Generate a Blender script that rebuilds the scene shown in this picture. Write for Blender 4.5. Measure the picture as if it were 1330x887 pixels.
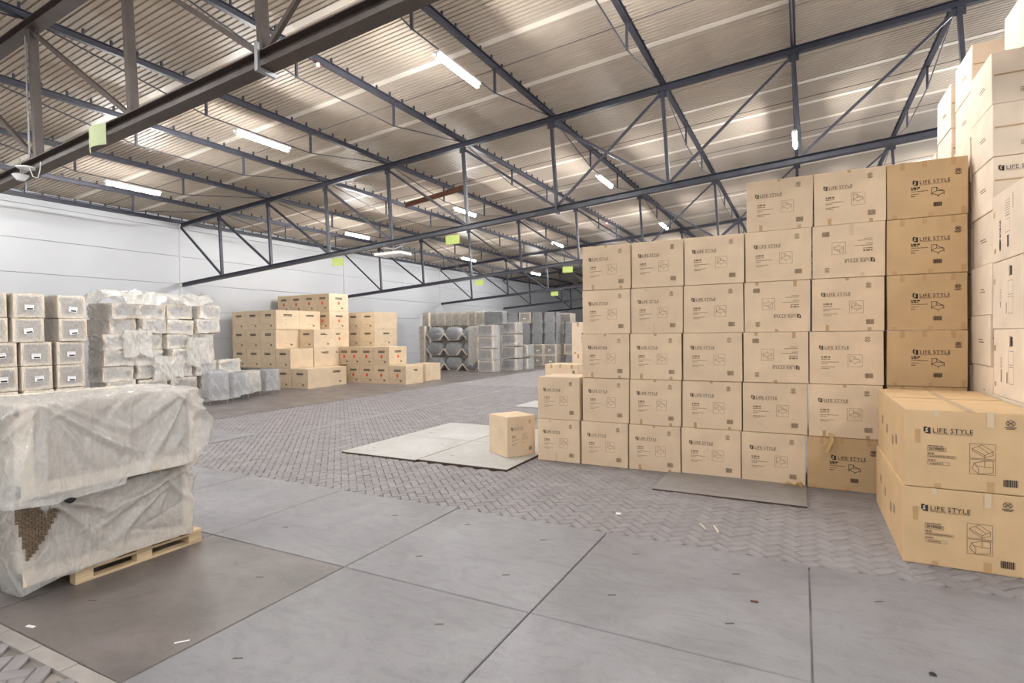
import bpy, bmesh, math, random
from mathutils import Vector, Matrix, noise

for _o in list(bpy.data.objects):
    bpy.data.objects.remove(_o, do_unlink=True)
SC = bpy.context.scene
COL = SC.collection
RND = random.Random(7)
PI = math.pi

# ---------------------------------------------------------------- camera, world, exposure
cam_d = bpy.data.cameras.new('camera')
cam_d.sensor_width = 36.0
cam_d.lens = 36.0 * 719.4 / 1330.0
cam_d.clip_start = 0.05
cam_d.clip_end = 300
cam = bpy.data.objects.new('camera', cam_d)
COL.objects.link(cam)
YAW, PITCH, ROLL, EYE = 0.4823, 0.0137, -0.0126, 2.2452
_fw = Vector((-math.sin(YAW) * math.cos(PITCH), math.cos(YAW) * math.cos(PITCH), -math.sin(PITCH)))
_rt = Vector((math.cos(YAW), math.sin(YAW), 0))
_up = _rt.cross(_fw)
_r2 = _rt * math.cos(ROLL) + _up * math.sin(ROLL)
_u2 = -_rt * math.sin(ROLL) + _up * math.cos(ROLL)
cam.matrix_world = Matrix(((_r2.x, _u2.x, -_fw.x, 0), (_r2.y, _u2.y, -_fw.y, 0),
                           (_r2.z, _u2.z, -_fw.z, EYE), (0, 0, 0, 1)))
SC.camera = cam
W = bpy.data.worlds.new('world')
SC.world = W
W.use_nodes = True
W.node_tree.nodes['Background'].inputs[0].default_value = (0.97, 0.985, 1.0, 1)
W.node_tree.nodes['Background'].inputs[1].default_value = 0.42
SC.view_settings.view_transform = 'Standard'
SC.view_settings.look = 'None'
SC.view_settings.exposure = 1.2
SC.view_settings.gamma = 1.0
SC.view_settings.use_curve_mapping = False
LAMP_POWER = 225.0          # emission strength of the fluorescent tubes

# ---------------------------------------------------------------- helpers
def lin(c):
    return tuple((v / 255.0 / 12.92) if v / 255.0 <= 0.04045 else ((v / 255.0 + 0.055) / 1.055) ** 2.4 for v in c)

class MB:
    """collects polygons and links them as one mesh object"""
    def __init__(s):
        s.v, s.f, s.m, s.sm = [], [], [], []
    def add(s, vs, fs, mi=0, smooth=False):
        o = len(s.v)
        s.v += [tuple(p) for p in vs]
        for f in fs:
            s.f.append([o + i for i in f]); s.m.append(mi); s.sm.append(smooth)
        return s
    def box(s, x0, x1, y0, y1, z0, z1, mi=0):
        return s.add([(x0, y0, z0), (x1, y0, z0), (x1, y1, z0), (x0, y1, z0), (x0, y0, z1), (x1, y0, z1), (x1, y1, z1), (x0, y1, z1)],
                     [(3, 2, 1, 0), (4, 5, 6, 7), (0, 1, 5, 4), (1, 2, 6, 5), (2, 3, 7, 6), (3, 0, 4, 7)], mi)
    def bar(s, a, b, w, h, side=None, mi=0):
        """rectangular bar from a to b, w across (along side), h in the remaining direction"""
        a, b = Vector(a), Vector(b)
        d = (b - a).normalized()
        sd = Vector(side) if side else (Vector((0, 1, 0)) if abs(d.y) < 0.9 else Vector((1, 0, 0)))
        sd = (sd - d * sd.dot(d)).normalized()
        up = d.cross(sd)
        vs = []
        for p in (a, b):
            for i, j in ((-1, -1), (1, -1), (1, 1), (-1, 1)):
                vs.append(p + sd * (w / 2 * i) + up * (h / 2 * j))
        return s.add(vs, [(3, 2, 1, 0), (4, 5, 6, 7), (0, 1, 5, 4), (1, 2, 6, 5), (2, 3, 7, 6), (3, 0, 4, 7)], mi)
    def ibeam(s, a, b, w, h, t=0.014, side=(0, 1, 0), mi=0):
        a, b = Vector(a), Vector(b)
        d = (b - a).normalized()
        sd = Vector(side); sd = (sd - d * sd.dot(d)).normalized()
        up = sd.cross(d)
        if up.z < 0: up = -up
        s.bar(a + up * (h / 2 - t / 2), b + up * (h / 2 - t / 2), w, t, side, mi)
        s.bar(a - up * (h / 2 - t / 2), b - up * (h / 2 - t / 2), w, t, side, mi)
        s.bar(a, b, t, h - 2 * t, side, mi)
        return s
    def tube(s, pts, r, n=8, mi=0, caps=True):
        pts = [Vector(p) for p in pts]
        rings = []
        for i, p in enumerate(pts):
            d = (pts[min(i + 1, len(pts) - 1)] - pts[max(i - 1, 0)]).normalized()
            x = d.orthogonal().normalized() if i == 0 else (px - d * px.dot(d)).normalized()
            px = x
            y = d.cross(x)
            rr = r[i] if isinstance(r, (list, tuple)) else r
            rings.append([p + x * (rr * math.cos(2 * PI * k / n)) + y * (rr * math.sin(2 * PI * k / n)) for k in range(n)])
        vs = [v for ring in rings for v in ring]
        fs = []
        for i in range(len(pts) - 1):
            for k in range(n):
                fs.append((i * n + k, i * n + (k + 1) % n, (i + 1) * n + (k + 1) % n, (i + 1) * n + k))
        s.add(vs, fs, mi, True)
        if caps:
            s.add(rings[0], [tuple(range(n))[::-1]], mi); s.add(rings[-1], [tuple(range(n))], mi)
        return s
    def mesh(s, name, mats):
        me = bpy.data.meshes.new(name)
        me.from_pydata(s.v, [], s.f)
        for m in (mats if isinstance(mats, (list, tuple)) else [mats]):
            me.materials.append(m)
        me.polygons.foreach_set('material_index', s.m)
        me.polygons.foreach_set('use_smooth', s.sm)
        me.update()
        return me
    def build(s, name, mats, parent=None, loc=None, rot=None):
        return link(name, s.mesh(name, mats), parent, loc, rot)

def link(name, me, parent=None, loc=None, rot=None):
    o = bpy.data.objects.new(name, me)
    COL.objects.link(o)
    if parent: o.parent = parent
    if loc: o.location = loc
    if rot: o.rotation_euler = rot
    return o

def tag(o, label, cat, group=None, kind=None):
    o['label'] = label; o['category'] = cat
    if group: o['group'] = group
    if kind: o['kind'] = kind
    return o

def empty(name, loc=(0, 0, 0), rz=0.0):
    o = bpy.data.objects.new(name, None)
    o.empty_display_size = 0.1
    COL.objects.link(o)
    o.location = loc; o.rotation_euler = (0, 0, rz)
    return o

def kids(o): return [c for c in COL.objects if c.parent == o]
def dup(root, children, loc, rot=(0, 0, 0)):
    r = root.copy(); COL.objects.link(r); r.location = loc; r.rotation_euler = rot
    for ch, subs in children:
        c = ch.copy(); COL.objects.link(c); c.parent = r
        for g in subs:
            d = g.copy(); COL.objects.link(d); d.parent = c
    return r

ORD = ['first', 'second', 'third', 'fourth', 'fifth', 'sixth', 'seventh', 'eighth', 'ninth', 'tenth', 'eleventh', 'twelfth']

# ---------------------------------------------------------------- materials
def mat(name, col, rough=0.6, metal=0.0, vary=0.0, nscale=6.0, bump=0.0, bscale=40.0, col2=None, obj_rand=0.0, stretch=None, detail=5.0, spec=0.5):
    m = bpy.data.materials.new(name); m.use_nodes = True
    N, L = m.node_tree.nodes, m.node_tree.links
    b = N['Principled BSDF']
    b.inputs['Roughness'].default_value = rough
    b.inputs['Metallic'].default_value = metal
    b.inputs['Specular IOR Level'].default_value = spec
    c = lin(col)
    b.inputs['Base Color'].default_value = (*c, 1)
    tc = N.new('ShaderNodeTexCoord'); vec = tc.outputs['Object']
    if stretch:
        mp = N.new('ShaderNodeMapping'); mp.inputs['Scale'].default_value = stretch
        L.new(vec, mp.inputs['Vector']); vec = mp.outputs[0]
    out = None
    if vary > 0 or col2:
        n = N.new('ShaderNodeTexNoise'); n.inputs['Scale'].default_value = nscale; n.inputs['Detail'].default_value = detail
        L.new(vec, n.inputs['Vector'])
        r = N.new('ShaderNodeValToRGB')
        c2 = lin(col2) if col2 else tuple(v * (1 - vary) for v in c)
        c1 = c if col2 else tuple(min(1, v * (1 + vary)) for v in c)
        r.color_ramp.elements[0].position = 0.33; r.color_ramp.elements[1].position = 0.67
        r.color_ramp.elements[0].color = (*c2, 1); r.color_ramp.elements[1].color = (*c1, 1)
        L.new(n.outputs[0], r.inputs[0]); out = r.outputs[0]
    if obj_rand > 0:
        oi = N.new('ShaderNodeObjectInfo')
        hs = N.new('ShaderNodeHueSaturation')
        mr = N.new('ShaderNodeMapRange'); mr.inputs[3].default_value = 1 - obj_rand; mr.inputs[4].default_value = 1 + obj_rand
        L.new(oi.outputs['Random'], mr.inputs[0]); L.new(mr.outputs[0], hs.inputs['Value'])
        if out: L.new(out, hs.inputs['Color'])
        else: hs.inputs['Color'].default_value = (*c, 1)
        out = hs.outputs[0]
    if out: L.new(out, b.inputs['Base Color'])
    if bump > 0:
        n2 = N.new('ShaderNodeTexNoise'); n2.inputs['Scale'].default_value = bscale; n2.inputs['Detail'].default_value = 4
        L.new(vec, n2.inputs['Vector'])
        bp = N.new('ShaderNodeBump'); bp.inputs['Strength'].default_value = bump; bp.inputs['Distance'].default_value = 0.02
        L.new(n2.outputs[0], bp.inputs['Height']); L.new(bp.outputs[0], b.inputs['Normal'])
    return m

def film_mat(name, col, cover, rough=0.25, wr=0.2, vein=0.12):
    """thin plastic sheeting: partly see-through, milky, glossy along its creases"""
    m = bpy.data.materials.new(name); m.use_nodes = True
    N, L = m.node_tree.nodes, m.node_tree.links
    N.remove(N['Principled BSDF']); out = N['Material Output']
    tc = N.new('ShaderNodeTexCoord')
    def nz(sc, det, dist, st):
        mp = N.new('ShaderNodeMapping'); mp.inputs['Scale'].default_value = st; mp.inputs['Rotation'].default_value = (0.6, 0.3, 0.9)
        L.new(tc.outputs['Object'], mp.inputs[0])
        n = N.new('ShaderNodeTexNoise'); n.inputs['Scale'].default_value = sc; n.inputs['Detail'].default_value = det; n.inputs['Distortion'].default_value = dist
        L.new(mp.outputs[0], n.inputs['Vector']); return n.outputs[0]
    n1 = nz(3.2, 3, 0.6, (1, 3.5, 1)); n2 = nz(7.0, 5, 1.0, (2.5, 1, 1.4))
    def ridge(x):
        a = N.new('ShaderNodeMath'); a.operation = 'SUBTRACT'; a.inputs[1].default_value = 0.5; L.new(x, a.inputs[0])
        b = N.new('ShaderNodeMath'); b.operation = 'ABSOLUTE'; L.new(a.outputs[0], b.inputs[0])
        c = N.new('ShaderNodeMapRange'); c.inputs[1].default_value = 0.0; c.inputs[2].default_value = 0.07; c.inputs[3].default_value = 1.0; c.inputs[4].default_value = 0.0
        L.new(b.outputs[0], c.inputs[0]); return c.outputs[0]
    r1, r2 = ridge(n1), ridge(n2)
    ad = N.new('ShaderNodeMath'); ad.operation = 'MULTIPLY_ADD'; ad.inputs[1].default_value = 0.5; L.new(r2, ad.inputs[0]); L.new(r1, ad.inputs[2])
    bp = N.new('ShaderNodeBump'); bp.inputs['Strength'].default_value = wr; bp.inputs['Distance'].default_value = 0.012
    L.new(ad.outputs[0], bp.inputs['Height'])
    d = N.new('ShaderNodeBsdfDiffuse'); d.inputs[0].default_value = (*lin(col), 1)
    t = N.new('ShaderNodeBsdfTranslucent'); t.inputs[0].default_value = (*lin(col), 1)
    g = N.new('ShaderNodeBsdfGlossy'); g.inputs[0].default_value = (0.95, 0.95, 0.95, 1); g.inputs['Roughness'].default_value = rough
    tr = N.new('ShaderNodeBsdfTransparent'); tr.inputs[0].default_value = (0.98, 0.975, 0.965, 1)
    for q in (d, g): L.new(bp.outputs[0], q.inputs['Normal'])
    m1 = N.new('ShaderNodeMixShader'); m1.inputs[0].default_value = 0.25
    L.new(d.outputs[0], m1.inputs[1]); L.new(t.outputs[0], m1.inputs[2])
    lw = N.new('ShaderNodeLayerWeight'); lw.inputs[0].default_value = 0.3; L.new(bp.outputs[0], lw.inputs['Normal'])
    mr0 = N.new('ShaderNodeMapRange'); mr0.inputs[3].default_value = 0.14; mr0.inputs[4].default_value = 0.65
    L.new(lw.outputs['Fresnel'], mr0.inputs[0])
    m2 = N.new('ShaderNodeMixShader'); L.new(mr0.outputs[0], m2.inputs[0])
    L.new(m1.outputs[0], m2.inputs[1]); L.new(g.outputs[0], m2.inputs[2])
    # the sheet lies double in its creases and is denser there
    mr = N.new('ShaderNodeMapRange'); mr.inputs[1].default_value = 0.0; mr.inputs[2].default_value = 1.2
    mr.inputs[3].default_value = cover; mr.inputs[4].default_value = min(1, cover + vein)
    L.new(ad.outputs[0], mr.inputs[0])
    m3 = N.new('ShaderNodeMixShader'); L.new(mr.outputs[0], m3.inputs[0])
    L.new(tr.outputs[0], m3.inputs[1]); L.new(m2.outputs[0], m3.inputs[2])
    L.new(m3.outputs[0], out.inputs[0])
    return m

def slab_mat(name, c_hi, c_lo, rough, dirt):
    m = bpy.data.materials.new(name); m.use_nodes = True
    N, L = m.node_tree.nodes, m.node_tree.links
    b = N['Principled BSDF']; b.inputs['Roughness'].default_value = rough
    ge = N.new('ShaderNodeNewGeometry'); oi = N.new('ShaderNodeObjectInfo')
    def nz(sc, det, dist=0.0, st=None, rough_=0.55):
        v = ge.outputs['Position']
        if st:
            mp = N.new('ShaderNodeMapping'); mp.inputs['Scale'].default_value = st; mp.inputs['Rotation'].default_value = (0, 0, 0.5)
            L.new(v, mp.inputs[0]); v = mp.outputs[0]
        n = N.new('ShaderNodeTexNoise'); n.inputs['Scale'].default_value = sc; n.inputs['Detail'].default_value = det
        n.inputs['Distortion'].default_value = dist; n.inputs['Roughness'].default_value = rough_
        L.new(v, n.inputs['Vector']); return n.outputs[0]
    def ramp(f, p0, p1, a, c):
        r = N.new('ShaderNodeValToRGB'); r.color_ramp.elements[0].position = p0; r.color_ramp.elements[1].position = p1
        r.color_ramp.elements[0].color = (*a, 1); r.color_ramp.elements[1].color = (*c, 1); L.new(f, r.inputs[0]); return r.outputs[0]
    base = ramp(nz(0.9, 7, 0.8), 0.3, 0.72, lin(c_lo), lin(c_hi))
    def mul(a, bb, f=1.0):
        mx = N.new('ShaderNodeMix'); mx.data_type = 'RGBA'; mx.blend_type = 'MULTIPLY'; mx.inputs[0].default_value = f
        L.new(a, mx.inputs[6]); L.new(bb, mx.inputs[7]); return mx.outputs[2]
    base = mul(base, ramp(nz(2.2, 8, 2.5, (1.0, 1.9, 1.0)), 0.36, 0.52, (1 - dirt, 1 - dirt, 1 - dirt), (1, 1, 1)))
    base = mul(base, ramp(nz(38, 4, 0, None, 0.7), 0.28, 0.45, (0.8, 0.8, 0.8), (1, 1, 1)))
    mr = N.new('ShaderNodeMapRange'); mr.inputs[3].default_value = 0.93; mr.inputs[4].default_value = 1.05
    L.new(oi.outputs['Random'], mr.inputs[0])
    hs = N.new('ShaderNodeHueSaturation'); L.new(mr.outputs[0], hs.inputs['Value']); L.new(base, hs.inputs['Color'])
    L.new(hs.outputs[0], b.inputs['Base Color'])
    rr = N.new('ShaderNodeMapRange'); rr.inputs[3].default_value = rough - 0.12; rr.inputs[4].default_value = rough + 0.2
    L.new(nz(1.7, 6, 0.5), rr.inputs[0]); L.new(rr.outputs[0], b.inputs['Roughness'])
    bp = N.new('ShaderNodeBump'); bp.inputs['Strength'].default_value = 0.12; bp.inputs['Distance'].default_value = 0.01
    L.new(nz(60, 5), bp.inputs['Height']); L.new(bp.outputs[0], b.inputs['Normal'])
    return m

def cardboard_mat(name, col, rnd=0.05):
    m = mat(name, col, rough=0.75, vary=0.07, nscale=2.5, obj_rand=rnd, spec=0.3)
    N, L = m.node_tree.nodes, m.node_tree.links
    tc = N.new('ShaderNodeTexCoord')
    w = N.new('ShaderNodeTexWave'); w.inputs['Scale'].default_value = 26; w.inputs['Distortion'].default_value = 1.0; w.inputs['Detail'].default_value = 1
    mp = N.new('ShaderNodeMapping'); mp.inputs['Scale'].default_value = (1, 1, 0.02)
    L.new(tc.outputs['Object'], mp.inputs[0]); L.new(mp.outputs[0], w.inputs[0])
    n = N.new('ShaderNodeTexNoise'); n.inputs['Scale'].default_value = 5
    L.new(tc.outputs['Object'], n.inputs['Vector'])
    ad = N.new('ShaderNodeMath'); ad.operation = 'MULTIPLY_ADD'; ad.inputs[1].default_value = 0.12
    L.new(w.outputs[1], ad.inputs[0]); L.new(n.outputs[0], ad.inputs[2])
    bp = N.new('ShaderNodeBump'); bp.inputs['Strength'].default_value = 0.22; bp.inputs['Distance'].default_value = 0.012
    L.new(ad.outputs[0], bp.inputs['Height']); L.new(bp.outputs[0], N['Principled BSDF'].inputs['Normal'])
    return m

def emit_mat(name, col, st):
    m = bpy.data.materials.new(name); m.use_nodes = True
    b = m.node_tree.nodes['Principled BSDF']
    b.inputs['Base Color'].default_value = (0.9, 0.9, 0.9, 1)
    b.inputs['Emission Color'].default_value = (*col, 1); b.inputs['Emission Strength'].default_value = st
    return m

M_SLAB = slab_mat('concrete_grey', (147, 146, 150), (126, 124, 128), 0.46, 0.12)
M_SLAB_D = slab_mat('concrete_brown_and_shade', (127, 119, 117), (104, 97, 95), 0.36, 0.12)
M_SLAB_M = slab_mat('concrete_mid', (154, 151, 150), (132, 129, 128), 0.45, 0.12)
M_PLATE = slab_mat('concrete_pale', (198, 197, 195), (176, 175, 171), 0.55, 0.08)
M_SLOT = mat('dark_steel_slot', (84, 78, 72), 0.7)
M_BRICK = mat('paving_brick', (141, 137, 139), 0.62, vary=0.16, nscale=3.0, bump=0.3, bscale=60, obj_rand=0.09)
M_PALEBRICK = mat('pale_paving_brick', (152, 147, 143), 0.65, vary=0.1, nscale=6, bump=0.3, bscale=60, obj_rand=0.06)
M_SAND = mat('joint_sand', (196, 188, 178), 0.9, col2=(104, 98, 96), nscale=0.8, detail=6)
M_EDGE = mat('rusty_plate_edge', (70, 50, 40), 0.7, vary=0.25, nscale=20)
M_WALL = mat('white_wall_panel', (188, 190, 194), 0.42, vary=0.02, nscale=0.6)
M_WSEAM = mat('wall_joint', (160, 162, 166), 0.6)
M_DECK = mat('roof_deck_sheet', (188, 175, 160), 0.5, vary=0.05, nscale=0.7)
M_DECKL = mat('pale_roof_strip', (238, 230, 218), 0.5)
M_STEEL = mat('painted_blue_grey_steel', (54, 55, 66), 0.42, vary=0.18, nscale=4)
M_STEELB = mat('painted_brown_grey_steel', (74, 64, 60), 0.45, vary=0.2, nscale=5)
M_GALV = mat('galvanised_steel', (150, 152, 155), 0.4, metal=0.6)
M_RUST = mat('rusted_beam', (104, 66, 44), 0.7, vary=0.25, nscale=8)
M_TUBE = emit_mat('fluorescent_tube', (1.0, 0.985, 0.96), LAMP_POWER)
M_HOUS = mat('white_lamp_housing', (235, 236, 238), 0.4)
M_RED = emit_mat('red_indicator', (1.0, 0.06, 0.03), 6.0)
M_SIGN = mat('lime_sign', (196, 214, 120), 0.6, vary=0.04)
M_SIGNP = mat('pale_sign', (188, 200, 158), 0.6, vary=0.03)
M_KRAFT = cardboard_mat('kraft_cardboard', (222, 199, 170), 0.04)
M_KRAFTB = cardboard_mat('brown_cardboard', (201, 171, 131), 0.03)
M_KRAFTF = cardboard_mat('sofa_box_cardboard', (208, 177, 136), 0.02)
M_KRAFTL = cardboard_mat('lit_kraft_cardboard', (230, 213, 193), 0.03)  # right-hand stacks: same kraft, paler with the lamplight put into the colour
M_KRAFTD = cardboard_mat('tan_cardboard', (214, 193, 164), 0.05)
M_INK = mat('black_print', (42, 38, 36), 0.8)
M_INKF = mat('faded_black_print', (92, 78, 66), 0.8)
M_INKFG = mat('faded_grey_print', (142, 120, 96), 0.85)
M_INKG = mat('grey_print', (104, 88, 72), 0.85)
M_TAPE = mat('brown_tape', (190, 154, 108), 0.3, vary=0.05)
M_TAPEW = mat('clear_tape', (214, 192, 160), 0.22)
M_ORANGE = mat('orange_sticker', (232, 92, 60), 0.6)
M_PAPER = mat('white_label', (246, 246, 248), 0.6)
M_WOOD = mat('pallet_wood', (208, 186, 150), 0.75, vary=0.22, nscale=5, stretch=(1, 0.25, 3), bump=0.3, bscale=25, obj_rand=0.1)
M_RATTAN = mat('grey_brown_wicker', (172, 162, 150), 0.7, vary=0.14, nscale=14, obj_rand=0.1)
M_RIM = mat('beige_wrap_card', (226, 213, 196), 0.7, vary=0.08, nscale=5, obj_rand=0.06)
M_CUSH = mat('grey_cushion', (138, 139, 144), 0.8, vary=0.1, nscale=4, obj_rand=0.22)
M_CUSHD = mat('charcoal_cushion', (92, 92, 94), 0.7, vary=0.12, nscale=4, obj_rand=0.12)
M_FILM = film_mat('milky_film', (246, 244, 239), 0.46, 0.22, 0.3, 0.16)
M_FILMT = film_mat('beige_film', (244, 237, 226), 0.42, 0.22, 0.3, 0.14)
M_FILMD = film_mat('grey_film', (226, 227, 230), 0.42, 0.22, 0.3, 0.16)
M_FILMBIG = film_mat('heavy_milky_film', (250, 250, 248), 0.46, 0.16, 0.4, 0.1)
M_BLACK = mat('black_plastic', (28, 28, 30), 0.45)
M_SPLINT = mat('pale_wood_splinter', (232, 220, 196), 0.8)
M_STRAW = mat('tan_tape_scrap', (196, 158, 104), 0.5)

# ---------------------------------------------------------------- roof, walls
XW = -24.0
SL = 0.0712
def rz(x): return 7.05 + SL * (x - XW)          # underside of the top chords
TY = [4.99 + 9.772 * k for k in range(6)]       # truss planes
NODES = [-23.9, -21.32, -18.36, -15.3, -12.4, -9.38, -6.36, -3.2, -0.15, 2.95, 6.0]
Y_END = 60.0
Y_NEAR = -16.0
X_R = 9.0

# floor
floor = MB().add([(XW, Y_NEAR, -0.03), (X_R, Y_NEAR, -0.03), (X_R, Y_END, -0.03), (XW, Y_END, -0.03)], [(0, 1, 2, 3)]).build('floor', M_SAND)
floor['kind'] = 'structure'

def slab(x0, x1, y0, y1, z, m, slots=(), gap=0.012, t=0.1, edge=None, name='concrete_slab'):
    x0 += gap / 2; x1 -= gap / 2; y0 += gap / 2; y1 -= gap / 2
    e = 0.006
    mb = MB()
    cx, cy = (x0 + x1) / 2, (y0 + y1) / 2
    X0, X1, Y0, Y1 = x0 - cx, x1 - cx, y0 - cy, y1 - cy
    vs = [(X0, Y0, -t), (X1, Y0, -t), (X1, Y1, -t), (X0, Y1, -t), (X0, Y0, -e), (X1, Y0, -e), (X1, Y1, -e), (X0, Y1, -e),
          (X0 + e, Y0 + e, 0), (X1 - e, Y0 + e, 0), (X1 - e, Y1 - e, 0), (X0 + e, Y1 - e, 0)]
    mb.add(vs, [(0, 1, 5, 4), (1, 2, 6, 5), (2, 3, 7, 6), (3, 0, 4, 7)], 1)
    mb.add(vs, [(4, 5, 9, 8), (5, 6, 10, 9), (6, 7, 11, 10), (7, 4, 8, 11), (8, 9, 10, 11)], 0)
    o = mb.build(name, [m, edge or m], floor, (cx, cy, z))
    for sx, sy in slots:
        MB().box(-0.034, 0.034, -0.009, 0.009, 0.0, 0.0015).build('lifting_slot', M_SLOT, o, (sx - cx, sy - cy, 0), (0, 0, 0.5))
    return o
SLOTS = [(-1.45, 4.55), (-0.55, 5.45), (-0.5, 4.5), (-1.5, 5.5), (-2.5, 5.45), (-3.45, 4.5), (-3.5, 5.5), (-2.45, 4.5), (-1.5, 2.5), (-2.5, 3.5), (-4.5, 5.4), (-5.4, 4.5),
         (-4.5, 3.45), (-5.4, 2.5), (0.55, 5.4), (0.6, 3.5), (-0.5, 3.5), (1.4, 4.4), (-3.5, 2.5)]
for i in range(-5, 3):
    for j in range(-2, 1):
        x0, y0 = 0.05 + 2 * i, 3.97 + 2 * j
        if i <= -3 and j < 0: continue
        sl = [s for s in SLOTS if x0 < s[0] < x0 + 2 and y0 < s[1] < y0 + 2]
        slab(x0, x0 + 2, y0, y0 + 2, 0.004 + RND.uniform(-0.001, 0.001), M_SLAB, sl)
for i in range(-5, -2):
    x0 = 0.05 + 2 * i
    slab(x0, x0 + 2, 1.97, 3.97, 0.004, M_SLAB_D, [s for s in SLOTS if x0 < s[0] < x0 + 2 and 1.97 < s[1] < 3.97])  # brown slabs round the pallet, with its shade put into the darker colour
# raised pale plates among the bricks
for x0, x1, y0, y1 in ((-7.85, -6.08, 7.86, 9.75), (-6.08, -4.27, 7.92, 9.75), (-7.85, -6.08, 9.75, 11.62), (-6.08, -4.27, 9.75, 11.62)):
    slab(x0, x1, y0, y1, 0.035, M_PLATE, [((x0 + x1) / 2 - 0.5, y0 + 0.5), ((x0 + x1) / 2 + 0.5, y1 - 0.5)], 0.02, 0.06, M_EDGE)
slab(-1.9, 0.05, 7.89, 9.85, 0.022, M_SLAB_M, (), 0.0, 0.05, M_EDGE)
slab(-7.9, -6.9, 15.1, 16.7, 0.012, M_PLATE, (), 0.0, 0.05, M_EDGE)
# brown polished slabs along the left wall
for k in range(10):
    y0 = 9.4 + 4.2 * k
    slab(-19.2, -14.3, y0, y0 + 4.2, 0.006, M_SLAB_D, (), 0.02)
    slab(XW + 0.1, -19.2, y0, y0 + 4.2, 0.006, M_SLAB_D, (), 0.02)
slab(-14.3, -11.15, 7.1, 8.6, 0.005, M_SLAB, (), 0.03)
for k in range(3):
    slab(XW + 0.1 + 3.2 * k, XW + 3.3 + 3.2 * k, 5.97, 9.4, 0.005, M_SLAB_D, (), 0.02)

# herringbone bricks
BW = 0.112
def in_paving(x, y):
    if y > 5.97 and y < 21 and -14.35 < x < 2.6:
        if x < -14.25 and y > 9.4: return False
        if x < -11.2 and 7.15 < y < 8.55 and x > -14.3: return False
        if -7.8 < x < -4.35 and 7.95 < y < 11.55: return False
        if -1.8 < x < -0.03 and 8.0 < y < 9.8: return False
        return True
    if y < 1.84 and y > -0.6 and -10 < x < -3.95: return True
    return False
def visible(x, y):
    d = Vector((x, y, 0)) - Vector((0, 0, EYE))
    dep = d.dot(_fw)
    if dep < 0.3: return False
    u = d.dot(_r2) / dep; v = d.dot(_u2) / dep
    return abs(u) < 1.02 * 665 / 719.4 and abs(v) < 1.03 * 443.5 / 719.4
def brick_poly(L_, w_, t=0.028, e=0.007):
    a, b = L_ / 2, w_ / 2
    vs = [(-a, -b, -t), (a, -b, -t), (a, b, -t), (-a, b, -t), (-a, -b, -e), (a, -b, -e), (a, b, -e), (-a, b, -e),
          (-a + e, -b + e, 0), (a - e, -b + e, 0), (a - e, b - e, 0), (-a + e, b - e, 0)]
    fs = [(0, 1, 5, 4), (1, 2, 6, 5), (2, 3, 7, 6), (3, 0, 4, 7), (4, 5, 9, 8), (5, 6, 10, 9), (6, 7, 11, 10), (7, 4, 8, 11), (8, 9, 10, 11)]
    return vs, fs
BV, BF = brick_poly(2 * BW - 0.008, BW - 0.008)
cells = []
c45 = math.cos(PI / 4)
for i in range(-180, 240):
    for j in range(-60, 330):
        k = (i - j) % 4
        if k == 0: lx, ly, a = (i + 1) * BW, (j + 0.5) * BW, 0.0
        elif k == 3: lx, ly, a = (i + 0.5) * BW, (j + 1) * BW, PI / 2
        else: continue
        x = (lx - ly) * c45 ; y = (lx + ly) * c45
        if in_paving(x, y):
            cells.append((x, y, a + PI / 4))
# lattice starts at the camera foot; sort by distance
vis = [c for c in cells if visible(c[0], c[1])]
vis.sort(key=lambda c: c[0] ** 2 + c[1] ** 2)
near = set(vis[:300])
me_b = bpy.data.meshes.new('brick'); me_b.from_pydata(BV, [], BF); me_b.materials.append(M_BRICK)
rest = MB()
for c in cells:
    z = 0.0 + noise.noise((c[0] * 0.6, c[1] * 0.6, 0)) * 0.004 + RND.uniform(-0.0035, 0.0025) - 0.002
    if c in near:
        link('brick', me_b, floor, (c[0], c[1], z), (RND.uniform(-.012, .012), RND.uniform(-.012, .012), c[2] + RND.uniform(-.02, .02)))
    else:
        ca, sa = math.cos(c[2] + RND.uniform(-.02, .02)), math.sin(c[2])
        rest.add([(c[0] + p[0] * ca - p[1] * sa, c[1] + p[0] * sa + p[1] * ca, z + p[2]) for p in BV], BF)
o = rest.build('brick_paving', M_BRICK, floor); o['kind'] = 'stuff'
# the paving further back, too far off to tell its bricks apart
MB().box(-14.3, 4.0, 20.95, Y_END, -0.03, -0.002).build('distant_paving', M_BRICK, floor)
# kerb strips
me_k = MB().box(-0.245, 0.245, -0.055, 0.055, -0.05, 0).mesh('kerb_stone', M_PALEBRICK)
for k in range(10):
    link('kerb_stone', me_k, floor, (-4.2 - 0.5 * k, 1.91, 0.003), (0, 0, RND.uniform(-.01, .01)))
for k in range(26):
    link('kerb_stone', me_k, floor, (-10.57 + RND.uniform(-.01, .01), 8.9 + 0.5 * k, 0.002), (0, 0, PI / 2))

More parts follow.
